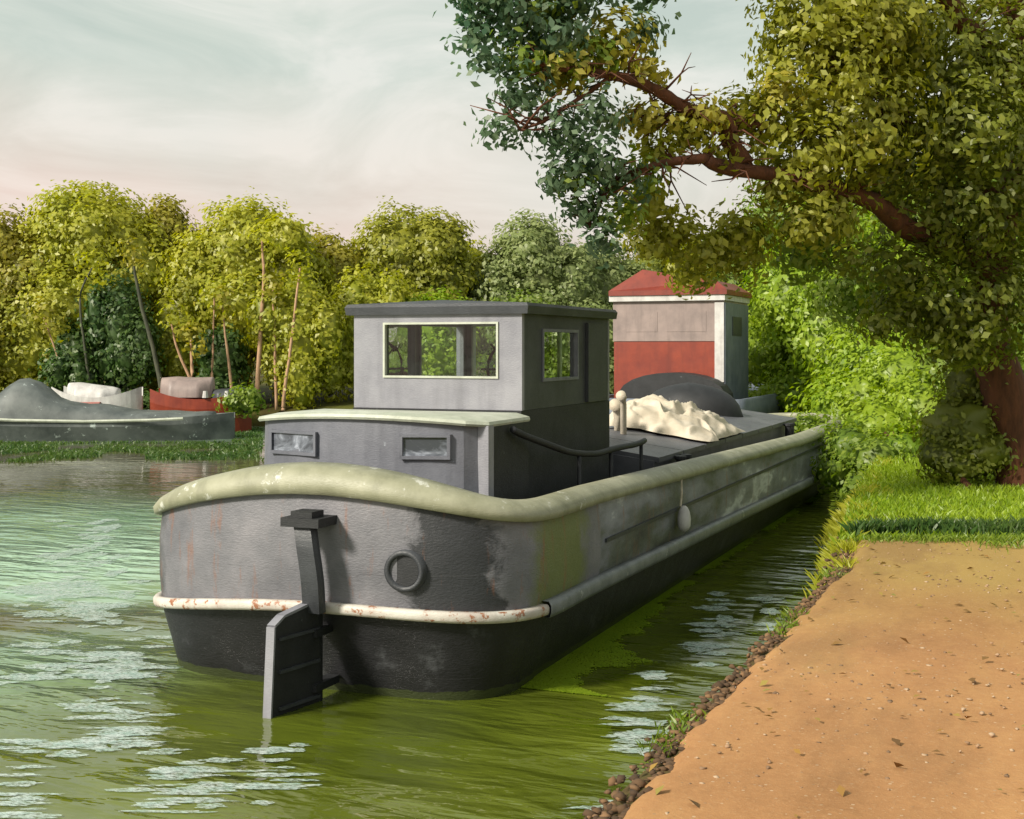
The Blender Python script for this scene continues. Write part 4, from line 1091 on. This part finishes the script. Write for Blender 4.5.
def pebbles(name, pts, rad, m_, label, cat, seed, flat=.6):
    rg = np.random.default_rng(seed); bm0 = bmesh.new(); bmesh.ops.create_icosphere(bm0, subdivisions=1, radius=1)
    bv = np.array([v.co for v in bm0.verts]); bf = np.array([[v.index for v in f.verts] for f in bm0.faces]); bm0.free()
    n = len(pts); P = np.array(pts); sc = rad * rg.uniform(.4, 1.5, (n, 1, 1)) ** 1.3 * rg.uniform(.7, 1.3, (n, 1, 3)) * np.array([1, 1, flat])
    v = P[:, None] + bv[None] * sc * (1 + .25 * rg.normal(size=(n, len(bv), 1))); f = (bf[None] + np.arange(n)[:, None, None] * len(bv)).reshape(-1)
    me = bpy.data.meshes.new(name); me.vertices.add(n * len(bv)); me.vertices.foreach_set('co', v.reshape(-1)); me.loops.add(len(f))
    me.loops.foreach_set('vertex_index', f.astype(np.int32)); k = len(f) // 3; me.polygons.add(k)
    me.polygons.foreach_set('loop_start', np.arange(0, k * 3, 3, dtype=np.int32)); me.polygons.foreach_set('loop_total', np.full(k, 3, dtype=np.int32)); me.update(calc_edges=True)
    o = link_mesh(name, me, m_, smooth=True); tag(o, label, cat, kind='stuff'); return o
def island_mat(name, ca, cb, cc, rough=.9):
    m, nt, out = new_mat(name); p = N(nt, 'ShaderNodeBsdfPrincipled'); p.inputs['Roughness'].default_value = rough
    g = N(nt, 'ShaderNodeNewGeometry'); L(nt, ramp(nt, g.outputs['Random Per Island'], [(0, ca), (.5, cb), (1, cc)]), p.inputs['Base Color'])
    L(nt, p.outputs[0], out.inputs[0]); return m
rng = np.random.default_rng(950); pts = []
while len(pts) < 1500:
    y = rng.uniform(3.2, 13.5); x = edge_x(y) + .15 + abs(rng.normal()) * 2.2
    if y > 12.3 + (x + 1.5) * .44: continue
    if mnoise.noise(Vector((x * .9, y * .9, 4))) < rng.uniform(-.6, .5): continue
    pts.append((x, y, 1.03))
pebbles('gravel', pts, .0085, island_mat('loose gravel', (.13, .08, .045), (.30, .18, .10), (.40, .29, .19)), 'loose gravel scattered over the ochre path', 'gravel', 951)
pts = []
for k in range(2000):
    y = rng.uniform(2.5, 14); j = mnoise.noise(Vector((y * 1.3, 2.8, 0))) * .12
    sp = .5 + .5 * mnoise.noise(Vector((y * 2.2, 11, 0))); x = edge_x(y) + j + rng.normal() * .07 + .04 + .12 * sp * rng.random()
    pts.append((x, y, .99 if x > edge_x(y) + j - .02 else .90))
pebbles('soil_clods', pts, .017, island_mat('crumbling soil', (.05, .028, .013), (.10, .055, .025), (.20, .11, .05)), 'crumbling brown soil along the water edge of the path', 'soil', 952)
# fallen leaves
pts = []
for k in range(200):
    y = 3.4 + 10 * rng.random(); x = edge_x(y) + .1 + abs(rng.normal()) * 2.0
    if y < 12.3 + (x + 1.5) * .44: pts.append((x, y, 1.047))
P = np.array(pts); Q = np.tile(np.array([0, 0, 1.0]), (len(P), 1)) + rng.normal(size=(len(P), 3)) * .25
o = link_mesh('leaf_litter', leaves_mesh(P, Q, .05, rng), island_mat('fallen leaves', (.10, .05, .015), (.28, .15, .03), (.20, .19, .04))); tag(o, 'a few fallen leaves scattered on the path', 'leaves', kind='stuff')
# weeds creeping over the path edges
pts = []
for k in range(2600):
    y = rng.uniform(3.0, 12.4); g_ = mnoise.noise(Vector((y * 1.1, 17, 0)))
    if g_ < .08: continue
    x = edge_x(y) + mnoise.noise(Vector((y * 1.3, 2.8, 0))) * .12 + rng.normal() * .05 + .03; pts.append((x, y, .96))
for k in range(5200):
    x = -1.5 + rng.random() ** 1 * 6.5; y = 12.3 + (x + 1.5) * .44 + .05 - abs(rng.normal()) * .16 * (1 + 2 * max(0, mnoise.noise(Vector((x * 1.7, 23, 0))))) ; pts.append((x, y, 1.02))
blades('grass', pts, .06, .008, 'mid', 'sparse short weeds creeping in along the edges of the path', rng, lean=.5)
# sky glints painted as pale flat patches lying on the water
def glint_patch(cu, cv, ru, rv, n):
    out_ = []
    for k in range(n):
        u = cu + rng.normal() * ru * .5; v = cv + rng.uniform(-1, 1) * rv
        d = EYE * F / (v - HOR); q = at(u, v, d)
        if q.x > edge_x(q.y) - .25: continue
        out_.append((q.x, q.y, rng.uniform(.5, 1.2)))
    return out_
FO = []
for a in ((632, 745, 26, 12, 18), (640, 712, 18, 16, 12), (644, 690, 12, 14, 7), (652, 678, 6, 6, 3), (708, 655, 18, 12, 12), (716, 628, 20, 12, 14), (718, 603, 5, 10, 6), (770, 615, 5, 16, 9), (625, 805, 24, 10, 8)): FO += [q + (.75,) for q in glint_patch(*a)]
for a in ((40, 675, 36, 10, 14), (120, 665, 40, 14, 18), (120, 745, 60, 12, 22), (190, 800, 60, 14, 20), (200, 770, 40, 10, 10), (20, 780, 30, 40, 16), (90, 560, 60, 40, 50), (60, 600, 60, 20, 26), (120, 700, 60, 40, 24), (100, 640, 60, 20, 14), (280, 775, 30, 30, 12)): FO += [q + (1.0,) for q in glint_patch(*a)]
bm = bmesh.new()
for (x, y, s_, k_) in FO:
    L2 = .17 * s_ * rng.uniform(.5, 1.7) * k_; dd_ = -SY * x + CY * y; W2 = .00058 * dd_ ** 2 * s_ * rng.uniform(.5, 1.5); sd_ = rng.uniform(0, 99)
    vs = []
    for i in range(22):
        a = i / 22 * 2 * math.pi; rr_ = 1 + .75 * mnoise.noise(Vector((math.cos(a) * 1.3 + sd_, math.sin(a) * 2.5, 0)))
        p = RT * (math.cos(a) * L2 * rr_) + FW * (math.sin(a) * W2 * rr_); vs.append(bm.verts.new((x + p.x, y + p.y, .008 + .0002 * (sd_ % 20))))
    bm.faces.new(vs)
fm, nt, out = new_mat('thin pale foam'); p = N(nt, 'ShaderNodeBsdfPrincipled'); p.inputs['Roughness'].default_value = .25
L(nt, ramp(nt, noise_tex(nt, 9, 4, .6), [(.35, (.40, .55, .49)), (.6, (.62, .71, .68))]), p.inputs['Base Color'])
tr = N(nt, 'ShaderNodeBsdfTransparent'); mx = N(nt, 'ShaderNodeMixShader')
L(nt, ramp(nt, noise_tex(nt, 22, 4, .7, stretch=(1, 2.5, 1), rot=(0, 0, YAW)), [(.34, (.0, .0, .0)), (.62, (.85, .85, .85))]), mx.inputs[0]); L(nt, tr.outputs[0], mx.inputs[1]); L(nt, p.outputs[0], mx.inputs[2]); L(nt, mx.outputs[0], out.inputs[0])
tag(obj('glints', bm, fm), 'pale sky glints painted as broken streaks on the water beside the barge and along the path edge', 'glints', kind='stuff')

# ================================================================== LIGHT, SKY, CAMERA
SUN_EL, SUN_DIR = R(34), Vector((-.50, -.87, 0)).normalized()        # towards the sun, on the ground plane
w = bpy.data.worlds.new('World'); scene.world = w; w.use_nodes = True; nt = w.node_tree; nt.nodes.clear()
out = N(nt, 'ShaderNodeOutputWorld'); bg = N(nt, 'ShaderNodeBackground'); L(nt, bg.outputs[0], out.inputs[0])
sky = N(nt, 'ShaderNodeTexSky'); sky.sky_type = 'NISHITA'; sky.sun_disc = False
sky.sun_elevation = SUN_EL; sky.sun_rotation = math.atan2(SUN_DIR.x, SUN_DIR.y); sky.air_density = 1.2; sky.dust_density = 3
tc = N(nt, 'ShaderNodeTexCoord'); mp = N(nt, 'ShaderNodeMapping'); mp.inputs['Scale'].default_value = (1, 1, 2.4); mp.inputs['Rotation'].default_value = (0, .25, YAW)
L(nt, tc.outputs['Generated'], mp.inputs[0])
n1 = N(nt, 'ShaderNodeTexNoise'); n1.inputs['Scale'].default_value = 5.0; n1.inputs['Detail'].default_value = 7; n1.inputs['Roughness'].default_value = .6; n1.inputs['Distortion'].default_value = .9
L(nt, mp.outputs[0], n1.inputs['Vector'])
n2 = N(nt, 'ShaderNodeTexNoise'); n2.inputs['Scale'].default_value = 1.3; n2.inputs['Detail'].default_value = 4
mp2 = N(nt, 'ShaderNodeMapping'); mp2.inputs['Location'].default_value = (4, 2, 1); mp2.inputs['Scale'].default_value = (1, 1, 2.4); L(nt, tc.outputs['Generated'], mp2.inputs[0]); L(nt, mp2.outputs[0], n2.inputs['Vector'])
sz = N(nt, 'ShaderNodeSeparateXYZ'); L(nt, tc.outputs['Generated'], sz.inputs[0])
cool = ramp(nt, n1.outputs['Fac'], [(.34, (4.5, 5.1, 4.5)), (.50, (5.4, 5.8, 5.15)), (.66, (6.7, 6.7, 6.1))])
warm = ramp(nt, n1.outputs['Fac'], [(.36, (6.3, 5.0, 4.4)), (.64, (7.1, 6.2, 5.6))])
wf = math_(nt, 'ADD', math_(nt, 'MULTIPLY', n2.outputs['Fac'], 1.6), math_(nt, 'MULTIPLY', sz.outputs[2], -3.2))
cl = mixc(nt, math_(nt, 'MULTIPLY_ADD', wf, 1.6, -.15, clamp=True), cool, warm)
mixf = ramp(nt, n2.outputs['Fac'], [(.35, (.78, .78, .78)), (.6, (.97, .97, .97))])
L(nt, mixc(nt, mixf, sky.outputs[0], cl), bg.inputs['Color']); bg.inputs['Strength'].default_value = .10

sl = bpy.data.lights.new('sun', 'SUN'); sl.energy = 4.3; sl.angle = R(4); sl.color = (1.0, .93, .80)
so = bpy.data.objects.new('sun', sl); C.objects.link(so)
sd = Vector((SUN_DIR.x * math.cos(SUN_EL), SUN_DIR.y * math.cos(SUN_EL), math.sin(SUN_EL)))
so.rotation_euler = sd.to_track_quat('Z', 'Y').to_euler(); so.location = sd * 60; sl.angle = R(9)

cam = bpy.data.cameras.new('camera'); co = bpy.data.objects.new('camera', cam); C.objects.link(co)
cam.sensor_width = 36; cam.lens = F / 1024 * 36; cam.clip_end = 3000; cam.clip_start = .05
# level horizon placed above the middle with a vertical shift, as laid out above
co.location = (0, 0, EYE); co.rotation_euler = (R(90), 0, YAW)
cam.shift_y = -(409.5 - HOR) / 1024
scene.camera = co
scene.view_settings.view_transform = 'Standard'; scene.view_settings.look = 'None'; scene.view_settings.gamma = 1
scene.view_settings.exposure = 0.4; scene.view_settings.use_curve_mapping = False
scene.cycles.max_bounces = 6; scene.cycles.transparent_max_bounces = 8; scene.cycles.diffuse_bounces = 3; scene.cycles.glossy_bounces = 3
scene.cycles.use_denoising = True
